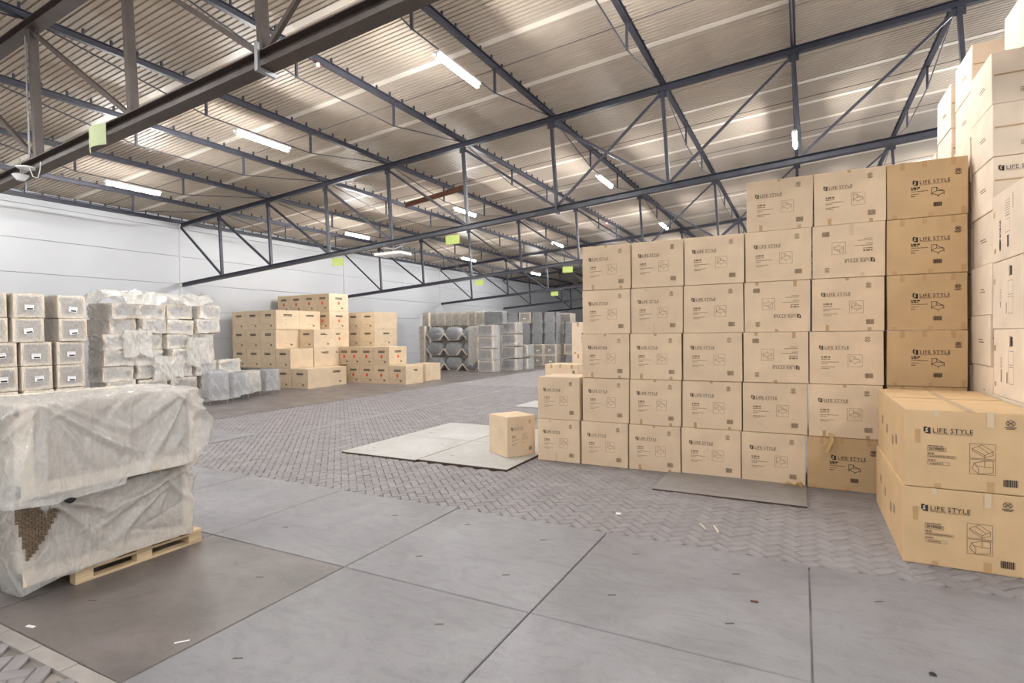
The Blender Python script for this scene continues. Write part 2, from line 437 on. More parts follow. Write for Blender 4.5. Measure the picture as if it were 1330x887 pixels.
# left wall of horizontal white panels
wl = MB().box(XW - 0.25, XW - 0.12, Y_NEAR, Y_END, 0, 7.55).build('wall_left', M_WSEAM); wl['kind'] = 'structure'
ZP = [0.0, 1.0, 2.2, 3.4, 4.6, 5.8, 7.0, 7.5]
YP = [Y_NEAR] + TY + [Y_END]
for a, b in zip(YP[:-1], YP[1:]):
    for z0, z1 in zip(ZP[:-1], ZP[1:]):
        MB().box(XW - 0.12, XW, a + 0.02, b - 0.02, z0 + 0.008, z1 - 0.008).build('wall_panel', M_WALL, wl)
    MB().box(XW, XW + 0.025, b - 0.05, b + 0.05, 0, 7.4).build('cover_strip', M_WALL, wl)
wb = MB().box(XW - 0.25, X_R, Y_END + 0.12, Y_END + 0.25, 0, 9.6).build('wall_back', M_WSEAM); wb['kind'] = 'structure'
for z0, z1 in zip(ZP[:-1], ZP[1:]):
    for k in range(4):
        MB().box(XW + 8.2 * k + 0.02, XW + 8.2 * (k + 1) - 0.02, Y_END, Y_END + 0.12, z0 + 0.008, z1 - 0.008).build('wall_panel', M_WALL, wb)
MB().box(XW, X_R, Y_END, Y_END + 0.12, 7.5, 9.6).build('gable_panel', M_WALL, wb)

# ceiling: profiled deck sheets running up the slope (along X)
ceil = MB().add([(XW - 0.2, Y_NEAR, rz(XW) + 0.60), (X_R, Y_NEAR, rz(X_R) + 0.60), (X_R, Y_END, rz(X_R) + 0.60), (XW - 0.2, Y_END, rz(XW) + 0.60)], [(3, 2, 1, 0)]).build('ceiling', M_DECK)
ceil['kind'] = 'structure'
PITCH_D = 0.128
def deck_sheet(width):
    mb = MB(); n = round(width / PITCH_D); vs = []; prof = []
    for k in range(n):
        y = k * PITCH_D
        prof += [(y, 0.0), (y + 0.088, 0.0), (y + 0.098, 0.04), (y + 0.118, 0.04)]
    prof.append((n * PITCH_D, 0.0))
    for (y, z) in prof:
        vs += [(XW - 0.2, y, rz(XW - 0.2) + 0.42 + z), (X_R, y, rz(X_R) + 0.42 + z)]
    fs = [(2 * q, 2 * q + 1, 2 * q + 3, 2 * q + 2) for q in range(len(prof) - 1)]
    mb.add(vs, fs); return mb.mesh('deck_sheet', M_DECK), n * PITCH_D
me_ds, SW = deck_sheet(1.28)
y = Y_NEAR
while y < Y_END:
    link('deck_sheet', me_ds, ceil, (0, y, RND.uniform(-0.006, 0.006))); y += SW
me_st = MB().bar((XW, 0, rz(XW) + 0.412), (X_R, 0, rz(X_R) + 0.412), 0.17, 0.012).mesh('lap_strip', M_DECKL)
for y in (-1.0, 4.0, 8.0, 10.8, 13.1, 15.4, 17.6, 19.3, 21.0, 22.7, 26.3, 29.5, 33.0, 37.0, 41.0):
    link('lap_strip', me_st, ceil, (0, y, 0))

# purlins with under-slung tie rods, all along Y
NPUR = 11
ST_Y = []
for a, b in zip([TY[0] - 9.772] + TY[:-1], TY):
    ST_Y.append((a, b))
def purlin(i, x):
    z0 = rz(x) + 0.16
    label = ('dark steel purlin under the roof deck, lying closest to the white left wall' if i == 0 else
             'dark steel purlin with tie rods under the roof deck, %s from the left wall' % ORD[i])
    r = MB().ibeam((0, Y_NEAR + 0.1, 0.07), (0, Y_END - 0.1, 0.07), 0.11, 0.14, 0.012, (1, 0, 0)).build('purlin', M_STEEL, None, (x, 0, z0))
    tag(r, label, 'roof beam', 'purlins under the roof deck')
    clips = MB(); y = Y_NEAR + 0.3
    while y < 45:
        clips.box(-0.02, 0.02, y - 0.018, y + 0.018, 0.14, 0.262); y += 0.5
    c = clips.build('deck_clips', M_STEEL, r); c['kind'] = 'stuff'
    for a, b in (ST_Y[:5] if i else []):
        y1, y2 = a + (b - a) * 0.34, a + (b - a) * 0.66
        rod = MB().tube([(0, a + 0.2, -0.02), (0, y1, -0.56), (0, y2, -0.56), (0, b - 0.2, -0.02)], 0.016, 6).build('tie_rod', M_STEEL, r)
        for yy in (y1, y2):
            MB().box(-0.025, 0.025, yy - 0.025, yy + 0.025, -0.57, 0.0).build('strut', M_STEEL, r)
    return r
for i, x in enumerate(NODES): purlin(i, x)
# thin sag wires across the purlins
for (a, b) in ST_Y[:4]:
    for q, f in ((0, 0.34), (1, 0.66)):
        yy = a + (b - a) * f
        w = MB().tube([(NODES[0], yy, rz(NODES[0]) + 0.145), (NODES[-1], yy, rz(NODES[-1]) + 0.145)], 0.009, 5).build('sag_wire', M_STEEL)
        tag(w, 'thin black sag wire under the purlins, %s struts of %s' % (('nearer', 'farther')[q], ('bay overhead', 'bay before second truss', 'bay behind second truss', 'bay behind third truss')[ST_Y.index((a, b))]), 'wire', 'sag wires under the roof')

# trusses: inclined parallel chords, posts square to the chord
HB = -2.582                                                     # bottom chord underside below the top chord underside
TR_LAB = ['nearest heavy brown-grey roof truss crossing the top left corner', 'long roof truss reaching the wall beside the wrapped pile, second from the camera',
          'roof truss behind the long one, third from the camera', 'fourth roof truss from the camera, above the grey wrapped furniture',
          'fifth roof truss from the camera, far down the hall', 'farthest roof truss, close to the back wall']
trusses = []
for t, Y in enumerate(TY):
    tr = empty('roof_truss', (XW, Y, 4.46))
    tag(tr, TR_LAB[t], 'truss', 'steel roof trusses')
    ms = M_STEELB if t == 0 else M_STEEL
    wbm, hbm = (0.22, 0.21) if t == 0 else (0.15, 0.16)
    def T(x, dz): return (x - XW, 0.0, rz(x) + dz - 4.46)
    MB().ibeam(T(NODES[0], 0.08), T(X_R, 0.08), wbm, 0.16, 0.013).build('top_chord', ms, tr)
    MB().ibeam(T(NODES[0], HB + hbm / 2), T(X_R, HB + hbm / 2), wbm, hbm, 0.013).build('bottom_chord', ms, tr)
    lean = 0.0712
    for x in NODES[1:]:
        px_ = 0.13 if t == 0 else 0.1
        MB().bar(T(x, 0.0), T(x + (0.14 if x > NODES[0] else 0.06), HB + hbm), px_, 0.085 if t else 0.1).build('post', ms, tr)
        MB().box(-0.12, 0.12, -0.012, 0.012, -0.16, 0.0).build('gusset_plate', ms, tr, T(x, 0.0))
    for a, b in zip(NODES[:-1], NODES[1:]):
        if a < -5: MB().bar(T(a, -0.02), T(b + 0.1, HB + hbm), 0.07, 0.07).build('diagonal', ms, tr)
        if a > -7: MB().bar(T(b, -0.02), T(a + 0.14, HB + hbm), 0.06, 0.06).build('diagonal', ms, tr)
    for x in (-6.2, 2.9):
        MB().box(-0.03, 0.03, -wbm / 2 - 0.035, -wbm / 2, -0.06, 0.3).box(-0.03, 0.03, -wbm / 2, wbm / 2 + 0.03, -0.06, -0.002).build('chord_clamp', M_GALV if t == 0 else ms, tr, T(x, HB))
    trusses.append(tr)

# fluorescent battens under every second purlin, one per bay
lamp_root = None
LX = {-18.36: 'row nearest the left wall', -12.4: 'second row from the left wall', -6.36: 'third row from the left wall', -0.15: 'row above the box wall', 5.9: 'row right of the box wall'}
BAY = ['added fill bay behind the camera', 'bay over the camera', 'bay before the long truss', 'bay behind the long truss', 'fourth bay from the camera', 'fifth bay from the camera']
me_tube = MB().tube([(0, -0.76, 0), (0, 0.76, 0)], 0.036, 10).mesh('lamp_tube', M_TUBE)
me_hous = MB().box(-0.08, 0.08, -0.8, 0.8, 0.05, 0.1).box(-0.03, 0.03, -0.8, -0.765, -0.03, 0.05).box(-0.03, 0.03, 0.765, 0.8, -0.03, 0.05).mesh('housing', M_HOUS)
me_hang = MB().box(-0.006, 0.006, -0.6, -0.588, 0.1, 0.16).box(-0.006, 0.006, 0.588, 0.6, 0.1, 0.16).mesh('hanger', M_GALV)
for k in range(-1, 5):  # the first, unseen bay behind the camera is added for frontal fill
    Y = TY[0] - 4.886 + 9.772 * k
    for x, rowname in LX.items():
        r = empty('fluorescent_lamp', (x, Y, rz(x) - 0.56))
        tag(r, 'lit fluorescent batten, %s, %s' % (rowname, BAY[k + 1]), 'lamp', 'fluorescent lamps under the purlins')
        link('lamp_tube', me_tube, r); link('housing', me_hous, r); link('hanger', me_hang, r)

# signs hanging from the trusses
def textmesh(body, size, name='txt', align='LEFT', bold=0.0, track=1.0):
    cu = bpy.data.curves.new(name, 'FONT'); cu.body = body; cu.size = size; cu.align_x = align; cu.resolution_u = 2; cu.offset = bold; cu.space_character = track
    ob = bpy.data.objects.new(name, cu); COL.objects.link(ob)
    dg = bpy.context.evaluated_depsgraph_get()
    me = bpy.data.meshes.new_from_object(ob.evaluated_get(dg))
    V = [tuple(v.co) for v in me.vertices]; F = [list(p.vertices) for p in me.polygons]
    bpy.data.objects.remove(ob, do_unlink=True); bpy.data.curves.remove(cu); bpy.data.meshes.remove(me)
    return V, F
SG = [(0, -9.95, 'pale green sheet sign hanging by strings from the nearest truss', M_SIGNP, 0.25),
      (1, -14.75, 'lime green sign hanging below the long truss near the wall', M_SIGN, 0.0),
      (1, -9.82, 'lime green sign hanging below the long truss right of the white heater panel', M_SIGN, 0.0),
      (2, -14.71, 'lime green sign hanging below the third truss, above the grey wrapped stack', M_SIGN, 0.0),
      (2, -9.82, 'lime green sign hanging below the third truss beside the box wall', M_SIGN, 0.0),
      (3, -14.7, 'small far lime green sign hanging below the fourth truss', M_SIGN, 0.0)]
for t, x, lab, m, curl in SG:
    zc = rz(x) + HB - (0.02 if t == 0 else 0.22)
    mb = MB(); vs = []; n = 8
    w, h = (0.46, 0.33) if t == 0 else (0.52, 0.28)
    for q in range(n + 1):
        u = q / n
        yy = -0.05 * math.sin(u * PI) * (2 if curl else 0.3)
        for zz in (-h / 2, h / 2):
            for off in (0.0, 0.006):
                vs.append(((u - 0.5) * w, yy + off, zz + curl * (u - .5) * .3))
    fs = []
    for q in range(n):
        a, b = q * 4, q * 4 + 4
        fs += [(a, b, b + 2, a + 2), (a + 1, a + 3, b + 3, b + 1), (a, a + 1, b + 1, b), (a + 2, b + 2, b + 3, a + 3)]
    fs += [(0, 2, 3, 1), (n * 4, n * 4 + 1, n * 4 + 3, n * 4 + 2)]
    mb.add(vs, fs, 0, False)
    s = empty('hanging_sign', (x, TY[t] - (0.16 if t == 0 else 0.0), zc), 0.0)
    tag(s, lab, 'sign', 'green signs hanging from the trusses')
    mb.build('sign_sheet', m, s)
    for sx in (-1, 1): MB().tube([(sx * w * 0.4, 0, h / 2 - 0.03), (sx * w * 0.4, 0, 0.36)], 0.004, 5).build('string', M_SIGNP, s)
# white heater panel under the long truss
hp = empty('ceiling_heater', (-12.15, TY[1] - 0.1, 4.92)); tag(hp, 'flat white ceiling unit hanging by wires below the long truss', 'heater')
MB().box(-0.55, 0.55, -0.3, 0.3, 0.0, 0.09).build('casing', M_HOUS, hp)
for x in (-0.4, 0.0, 0.4):
    MB().tube([(x, 0, 0.09), (x, 0.05, 0.42)], 0.008, 6).build('suspension_wire', M_GALV, hp)
MB().tube([(-0.4, 0.02, 0.3), (0, 0.03, 0.22), (0.4, 0.02, 0.3)], 0.01, 6).build('cable', M_HOUS, hp)
# detectors on the nearest truss
dt = empty('sensor_lamp', (-12.62, TY[0] - 0.14, rz(-12.6) + HB - 0.02)); tag(dt, 'white bowl shaped sensor hanging at the nearest truss, left of its white disc', 'sensor')
MB().tube([(0, 0, -0.10), (0, 0, -0.02), (0, 0, 0.0)], [0.06, 0.12, 0.125], 14).build('bowl', M_HOUS, dt)
MB().tube([(0, 0, 0.0), (0, 0, 0.3)], 0.008, 6).build('stem', M_GALV, dt)
dt = empty('sensor_disc', (-12.25, TY[0] - 0.2, rz(-12.3) + HB + 0.0)); tag(dt, 'flat white disc with a looped cable below the nearest truss', 'sensor')
MB().tube([(0, 0, 0.0), (0, 0, 0.025), (0, 0, 0.05)], [0.13, 0.15, 0.06], 16).build('disc', M_HOUS, dt)
MB().tube([(0.12, 0, 0), (0.25, 0, -0.18), (0.42, 0, -0.22), (0.5, 0.0, -0.1), (0.48, 0.02, 0.05)], 0.007, 6).build('cable', M_HOUS, dt)
cb = MB().tube([(-12.50, TY[0] - 0.07, rz(-12.4) - 0.1), (-12.44, TY[0] - 0.07, rz(-12.4) + HB + 0.25)], 0.016, 6).build('cable_conduit', M_GALV)
tag(cb, 'pale cable conduit running down a post of the nearest truss', 'conduit')
for x, y, l in ((-9.38, 8.9, 'small red indicator light on a purlin at upper left'), (-9.38, 29.2, 'tiny far red indicator light on a purlin near the box wall')):
    r = empty('indicator_light', (x, y, rz(x) + 0.1)); tag(r, l, 'indicator light')
    MB().tube([(0, 0, -0.02), (0, 0, 0.04)], [0.035, 0.04], 8).build('lens', M_RED, r); MB().box(-0.05, 0.05, -0.05, 0.05, 0.04, 0.06).build('base', M_BLACK, r)
bb = MB().ibeam((-13.6, 17.2, 7.28), (-10.6, 16.7, 7.45), 0.12, 0.16).build('hoist_beam', M_RUST); tag(bb, 'short rusty brown beam under the roof behind the long truss', 'beam')

# ---------------------------------------------------------------- print artwork
def put(mb, V, F, ox, oz, mi=0, y=-0.0015, sx=1.0):
    mb.add([(ox + v[0] * sx, y, oz + v[1]) for v in V], F, mi)
def rect(mb, x0, x1, z0, z1, mi=0, y=-0.0015):
    mb.add([(x0, y, z0), (x1, y, z0), (x1, y, z1), (x0, y, z1)], [(0, 1, 2, 3)], mi)
def stroke(mb, pts, w, mi=0, y=-0.0015):
    for (a, b) in zip(pts[:-1], pts[1:]):
        dx, dz = b[0] - a[0], b[1] - a[1]; l = math.hypot(dx, dz) or 1
        nx, nz = -dz / l * w / 2, dx / l * w / 2
        mb.add([(a[0] + nx, y, a[1] + nz), (a[0] - nx, y, a[1] - nz), (b[0] - nx, y, b[1] - nz), (b[0] + nx, y, b[1] + nz)], [(0, 1, 2, 3)], mi)
T_LIFE = textmesh('LIFE STYLE', 1.0, bold=0.0, track=1.1)
T_GARD = textmesh('GARDEN FURNITURE', 1.0)
T_S = textmesh('S', 1.0, bold=0.03)
T_NUM = textmesh('20190025', 1.0, bold=0.02)
def brand(size):
    """logo mark, brand lettering and sub line; size = cap height, origin at the lower left of the mark"""
    mb = MB(); s = size * 1.25
    mb.add([(0, -.0015, 0.15 * s), (0.22 * s, -.0015, 0.15 * s), (0.22 * s, -.0015, -0.08 * s), (s, -.0015, -0.22 * s), (s, -.0015, s), (0.6 * s, -.0015, s * 0.9), (0.3 * s, -.0015, s * 1.12), (0, -.0015, s)],
           [(0, 1, 2, 3, 4, 5, 6, 7)], 0)
    put(mb, [(v[0] * s * .8, v[1] * s * .95) for v in T_S[0]], T_S[1], 0.25 * s, 0.14 * s, 2, -0.0022)
    k = size / 0.70
    put(mb, [(v[0] * k, v[1] * k) for v in T_LIFE[0]], T_LIFE[1], s * 1.28, size * 0.12, 0)
    k2 = k * 0.36
    wl_ = max(v[0] for v in T_LIFE[0]) * k; wg = max(v[0] for v in T_GARD[0])
    put(mb, [(v[0] * wl_ / wg * 0.98, v[1] * k2) for v in T_GARD[0]], T_GARD[1], s * 1.3, -size * 0.28, 1)
    return mb
def chair_lines(mb, cx, cz, s, w, mi):
    P = lambda *q: [(cx + a * s, cz + b * s) for a, b in q]
    stroke(mb, P((-.5, .5), (-.5, -.05), (.02, -.32), (.5, -.08), (.5, .1), (.1, .28), (-.1, .5), (-.5, .5)), w, mi)
    stroke(mb, P((-.5, -.05), (-.1, .15), (-.1, .5)), w, mi); stroke(mb, P((-.1, .15), (.5, .1)), w, mi)
    stroke(mb, P((.02, -.32), (.02, -.5)), w, mi); stroke(mb, P((.5, -.08), (.5, -.26)), w, mi); stroke(mb, P((-.5, -.05), (-.5, -.25)), w, mi)
def sofa_lines(mb, cx, cz, s, w, mi):
    P = lambda *q: [(cx + a * s, cz + b * s) for a, b in q]
    stroke(mb, P((-.5, .05), (.1, -.35), (.5, -.2), (.5, .05), (-.05, .42), (-.5, .15), (-.5, .05)), w, mi)
    stroke(mb, P((-.5, .15), (.1, -.22), (.5, .05)), w, mi); stroke(mb, P((.1, -.22), (.1, -.45)), w, mi); stroke(mb, P((-.2, .3), (.3, -.08)), w, mi)
def sofa_lines2(mb, cx, cz, s, w, mi):
    P = lambda *q: [(cx + a * s, cz + b * s) for a, b in q]
    stroke(mb, P((-.5, -.1), (-.4, .25), (.1, .4), (.5, .42), (.5, -.3), (-.2, -.42), (-.5, -.1)), w, mi)
    stroke(mb, P((-.35, .1), (.1, .02), (.5, .02)), w, mi); stroke(mb, P((.1, .4), (.1, .02)), w, mi); stroke(mb, P((-.4, .25), (-.2, -.1), (-.2, -.42)), w, mi)
def no_sym(mb, cx, cz, r, w, mi):
    ring = [(cx + r * math.cos(a * PI / 8), cz + r * 0.8 * math.sin(a * PI / 8)) for a in range(17)]
    stroke(mb, ring, w, mi)
    stroke(mb, [(cx - .7 * r, cz + .5 * r), (cx + .7 * r, cz - .5 * r)], w * 1.6, mi); stroke(mb, [(cx - .7 * r, cz - .5 * r), (cx + .7 * r, cz + .5 * r)], w * 1.6, mi)
    rect(mb, cx - 1.3 * r, cx + 1.3 * r, cz - 1.35 * r, cz - 1.1 * r, mi); rect(mb, cx - .9 * r, cx + .9 * r, cz - 1.7 * r, cz - 1.5 * r, mi)
def bars(mb, x0, x1, z0, z1, mi, seed=3):
    rr = random.Random(seed); x = x0
    while x < x1:
        w = rr.choice((.003, .005, .007)) * (x1 - x0) / 0.1
        rect(mb, x, min(x + w, x1), z0, z1, mi); x += w + rr.choice((.003, .004)) * (x1 - x0) / 0.1
def dashes(mb, x0, x1, z, h, mi, seed):
    rr = random.Random(seed); x = x0
    while x < x1:
        w = rr.uniform(.6, 2.2) * h
        rect(mb, x, min(x + w, x1), z, z + h, mi); x += w + h * .45
def frame_lines(mb, x0, x1, z0, z1, w, mi):
    stroke(mb, [(x0, z0), (x1, z0), (x1, z1), (x0, z1), (x0, z0)], w, mi)
INKS = [M_INK, M_INKG, M_KRAFT]
INKA = [M_INKF, M_INKFG, M_KRAFT]
def mk(fn):
    mb = MB(); fn(mb); return mb
def shift(mb, ox, oz):
    mb.v = [(x + ox, y, z + oz) for x, y, z in mb.v]; return mb
# artwork A (chair box, .86 x .74): positions from the box centre / base
BWW, BHH = 0.86, 0.74
UX = lambda u: (u - 0.5) * BWW
VZ = lambda v: (1 - v) * BHH
ART_A = {
    'brand_print': shift(brand(0.040), UX(.135), VZ(.335)).mesh('brand_print', INKA),
    'text_print': mk(lambda m: (dashes(m, UX(.165), UX(.29), VZ(.50), .022, 1, 1), dashes(m, UX(.165), UX(.29), VZ(.535), .012, 1, 2), dashes(m, UX(.165), UX(.42), VZ(.585), .009, 1, 4),
                                dashes(m, UX(.165), UX(.25), VZ(.615), .009, 1, 5), dashes(m, UX(.165), UX(.36), VZ(.68), .009, 1, 6), dashes(m, UX(.165), UX(.28), VZ(.71), .009, 1, 7))).mesh('text_print', INKA),
    'pictogram': mk(lambda m: (frame_lines(m, UX(.53), UX(.72), VZ(.665), VZ(.44), .0035, 1), chair_lines(m, UX(.625), VZ(.55), .115, .004, 1))).mesh('pictogram', INKA),
    'handling_symbol': mk(lambda m: no_sym(m, UX(.79), VZ(.135), .028, .005, 1)).mesh('handling_symbol', INKA),
    'barcode': mk(lambda m: bars(m, UX(.755), UX(.86), VZ(.875), VZ(.785), 0)).mesh('barcode', [M_INKFG]),
}
ART_B = {
    'brand_print': shift(brand(0.045), UX(.33), VZ(.42)).mesh('brand_print', INKS),
    'code_print': mk(lambda m: (dashes(m, UX(.31), UX(.42), VZ(.485), .018, 0, 1), dashes(m, UX(.31), UX(.40), VZ(.51), .012, 0, 2))).mesh('code_print', INKS),
    'text_print': mk(lambda m: (dashes(m, UX(.31), UX(.52), VZ(.545), .009, 1, 4),
                                dashes(m, UX(.31), UX(.41), VZ(.59), .009, 1, 6), dashes(m, UX(.31), UX(.36), VZ(.63), .012, 0, 7))).mesh('text_print', INKS),
    'pictogram': mk(lambda m: chair_lines(m, UX(.64), VZ(.585), .13, .0055, 0)).mesh('pictogram', INKS),
    'handling_symbol': mk(lambda m: no_sym(m, UX(.885), VZ(.24), .03, .006, 0)).mesh('handling_symbol', INKS),
    'barcode': mk(lambda m: bars(m, UX(.585), UX(.69), VZ(.83), VZ(.755), 0)).mesh('barcode', [M_INK]),
}
TAPE_ME = {}
def tapes(o, specs, m, sx, sz):
    for u, z0, z1, w_ in specs:
        key = (w_, m.name)
        if key not in TAPE_ME: TAPE_ME[key] = mk(lambda mm: rect(mm, -w_ / 2, w_ / 2, 0, 1, 0, -.001)).mesh('tape', [m])
        c = link('tape', TAPE_ME[key], o, (UX(u) * sx, 0, z0 * sz)); c.scale = (1, 1, (z1 - z0) * sz)
TP_B = [(.2, .64, .738, .05), (.48, .65, .738, .05), (.83, .64, .738, .05), (.1, .004, .05, .05), (.55, .004, .06, .05), (.95, .004, .1, .05)]
TP_A = [(.22, .004, .09, .044), (.8, .004, .05, .044), (.5, .7, .738, .044)]
TP_W = [(.45, .004, .16, .044), (.3, .68, .738, .044)]

def carton_mesh(w, h, d, seed, m, name='cardboard_box'):
    """box with slightly soft, slightly bulging faces; base at z=0, front face at y=0, centred on x"""
    rr = random.Random(seed)
    bm = bmesh.new()
    bmesh.ops.create_cube(bm, size=1.0)
    for v in bm.verts:
        v.co = Vector((v.co.x * w, (v.co.y + .5) * d, (v.co.z + .5) * h))
        v.co += Vector((rr.uniform(-.005, .005), rr.uniform(0, .006), rr.uniform(-.004, .0)))
        v.co.z = max(v.co.z, 0.0)
    bmesh.ops.bevel(bm, geom=list(bm.edges), offset=0.009, segments=2, affect='EDGES', profile=0.6)
    me = bpy.data.meshes.new(name); bm.to_mesh(me); bm.free()
    me.materials.append(m)
    return me
def carton(x, y, z, w, h, d, label, group, m=None, art='A', flip=False, yaw=0.0, rr=RND, dark=None, artscale=True):
    me = carton_mesh(w, h, d, rr.random(), m or M_KRAFT)
    o = link('cardboard_box', me)
    tag(o, label, 'box', group)
    if flip:
        o.location = (x, y, z + h); o.rotation_euler = (0, PI, yaw)
    else:
        o.location = (x, y, z); o.rotation_euler = (0, 0, yaw)
    if art:
        A = ART_A if art == 'A' else ART_B
        for k, me_ in A.items():
            c = link(k, me_, o); c.scale = (w / BWW, 1, h / BHH)
        if art == 'B': tapes(o, TP_B, M_TAPE, w / BWW, h / BHH)
        else:
            q = rr.choice((0, 0, 1, 2))
            if q == 0: tapes(o, TP_A, M_TAPE, w / BWW, h / BHH)
            elif q == 1: tapes(o, TP_W, M_TAPEW, w / BWW, h / BHH)
    return o

# ---------------------------------------------------------------- the box wall
RH = 0.742
ROWW = ['bottom row', 'second row up', 'third row up', 'fourth row up', 'fifth row up', 'top row']
E0 = [-3.37, -2.54, -1.70, -0.82, 0.05, 0.97]
E5 = [-3.30, -2.455, -1.615, -0.73, 0.155, 1.015]
COLN = ['leftmost full column', 'second full column', 'third full column', 'fourth full column', 'fifth full column']
for c in range(5):
    for r in range(6 if c >= 3 else 5):
        t = r / 5.0
        xl = E0[c] * (1 - t) + E5[c] * t + RND.uniform(-.006, .006); xr = E0[c + 1] * (1 - t) + E5[c + 1] * t
        art, flip, extra = 'A', False, 'kraft cardboard box'
        if (c, r) in ((3, 3), (3, 2), (4, 4)): flip, extra = True, 'upside down cardboard box'
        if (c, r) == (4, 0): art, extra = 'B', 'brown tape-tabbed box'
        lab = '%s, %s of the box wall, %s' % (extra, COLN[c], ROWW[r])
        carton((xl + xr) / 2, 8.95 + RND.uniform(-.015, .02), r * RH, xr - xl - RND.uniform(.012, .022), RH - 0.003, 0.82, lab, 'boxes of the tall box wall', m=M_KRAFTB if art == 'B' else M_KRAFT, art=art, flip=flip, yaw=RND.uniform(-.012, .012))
for r in range(2):
    carton(-3.785 + .01 * r, 8.93, r * RH, 0.785, RH - .003, 0.8, 'cardboard box of the low column at the left end of the box wall, %s' % ('bottom' if r == 0 else 'top'), 'boxes of the tall box wall', yaw=0.01)
for r in range(6):
    xl = 1.0 + .004 * r
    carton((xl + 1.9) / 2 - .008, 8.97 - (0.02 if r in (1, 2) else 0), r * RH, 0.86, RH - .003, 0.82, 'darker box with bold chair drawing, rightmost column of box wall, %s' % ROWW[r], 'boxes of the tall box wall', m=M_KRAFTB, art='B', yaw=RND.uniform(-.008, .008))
# lone box standing askew on the pale plates
carton(-4.66 + 0.31 * math.cos(1.04), 8.66 + .31 * math.sin(1.04), 0.036, 0.61, 0.72, 0.64, 'single cardboard box standing askew on the pale floor plates', None, yaw=1.04)
# two low stacks behind the left end of the box wall
for r in range(2):
    carton(-5.25, 12.6, r * .742, 0.85, .74, 0.8, 'cardboard box in the two-box stack behind the lone box, %s' % ('bottom' if r == 0 else 'top with its lid showing'), 'boxes behind the end of the box wall', art='B')
for r in range(3):
    carton(-4.98, 13.75, r * .845, 0.85, .843, 0.8, 'cardboard box in the narrow stack showing behind the box wall, %s' % ('bottom', 'middle', 'topmost')[r], 'boxes behind the end of the box wall', m=M_KRAFTL, art='B')

# ---------------------------------------------------------------- two large sofa boxes, lower right
FW, FH, FD = 1.0, 0.74, 2.12
fu = lambda u: (u - .5) * FW
fv = lambda v: (1 - v) * FH
FX = lambda x: x - 1.375
FZ = lambda z: z - 0.74
ART_F = {
    'brand_print': shift(brand(0.042), FX(1.02), FZ(1.262)).mesh('brand_print', INKS),
    'code_print': mk(lambda m: (put(m, [(v[0] * .030, v[1] * .030) for v in T_NUM[0]], T_NUM[1], FX(1.06), FZ(1.10), 0), frame_lines(m, FX(1.05), FX(1.19), FZ(1.09), FZ(1.125), .003, 1), dashes(m, FX(1.05), FX(1.17), FZ(1.135), .009, 1, 3))).mesh('code_print', INKS),
    'text_print': mk(lambda m: (dashes(m, FX(1.05), FX(1.10), FZ(1.062), .011, 1, 2), frame_lines(m, FX(1.05), FX(1.265), FZ(1.03), FZ(1.052), .0025, 1), dashes(m, FX(1.06), FX(1.25), FZ(1.037), .008, 1, 4),
                                dashes(m, FX(1.05), FX(1.11), FZ(1.0), .010, 1, 6), frame_lines(m, FX(1.05), FX(1.215), FZ(.962), FZ(.988), .0025, 1), dashes(m, FX(1.07), FX(1.17), FZ(.97), .008, 1, 7))).mesh('text_print', INKS),
    'pictogram': mk(lambda m: (frame_lines(m, FX(1.365), FX(1.55), FZ(1.05), FZ(1.185), .003, 1), sofa_lines(m, FX(1.458), FZ(1.115), .15, .0035, 1), frame_lines(m, FX(1.365), FX(1.55), FZ(.905), FZ(1.04), .003, 1), sofa_lines2(m, FX(1.458), FZ(.97), .15, .0035, 1))).mesh('pictogram', INKS),
    'handling_symbol': mk(lambda m: no_sym(m, FX(1.655), FZ(1.385), .032, .005, 1)).mesh('handling_symbol', INKS),
    'barcode': mk(lambda m: bars(m, FX(1.605), FX(1.705), FZ(.81), FZ(.875), 0)).mesh('barcode', [M_INK]),
}
F_TAPE = [(FX(1.10), FX(1.14), .68, .737, 1), (FX(1.49), FX(1.54), .60, .737, 1), (FX(1.49), FX(1.54), .004, .10, 0), (FX(1.10), FX(1.15), .004, .05, 0), (FX(.955), FX(.995), .42, .55, 0)]
for r in range(2):
    o = link('cardboard_box', carton_mesh(FW, FH - .004, FD, 40 + r, M_KRAFTF)); o.location = (1.355 + .02 * r, 6.46, r * FH)
    tag(o, 'large worn sofa box at the lower right, %s of the two' % ('bottom' if r == 0 else 'upper'), 'box', 'large sofa boxes at the lower right')
    for k, me_ in ART_F.items(): link(k, me_, o)
    for x0, x1, z0, z1, k in F_TAPE: mk(lambda m: rect(m, x0, x1, z0, z1, 0, -.001)).build('tape', M_TAPEW if k else M_TAPE, o)
    if r == 1:
        mb = MB(); mb.box(-.03, .03, 0.0, FD, FH - .0045, FH - .0025); mb.build('top_tape', M_TAPEW, o)
        MB().box(-FW / 2 + .02, FW / 2 - .02, FD / 2 - .002, FD / 2 + .002, FH - .005, FH - .003).build('flap_seam', M_INKG, o)
    for yy, z0, z1 in ((.5, .3, .5), (.75, .25, .55), (1.2, .3, .5), (1.6, .35, .45)):
        mb = MB(); x = -FW / 2 - .0015
        mb.add([(x, yy, z0), (x, yy + .12, z0), (x, yy + .12, z0 + .1), (x, yy, z0 + .1)], [(3, 2, 1, 0)])
        mb.build('side_print', M_INKFG, o)

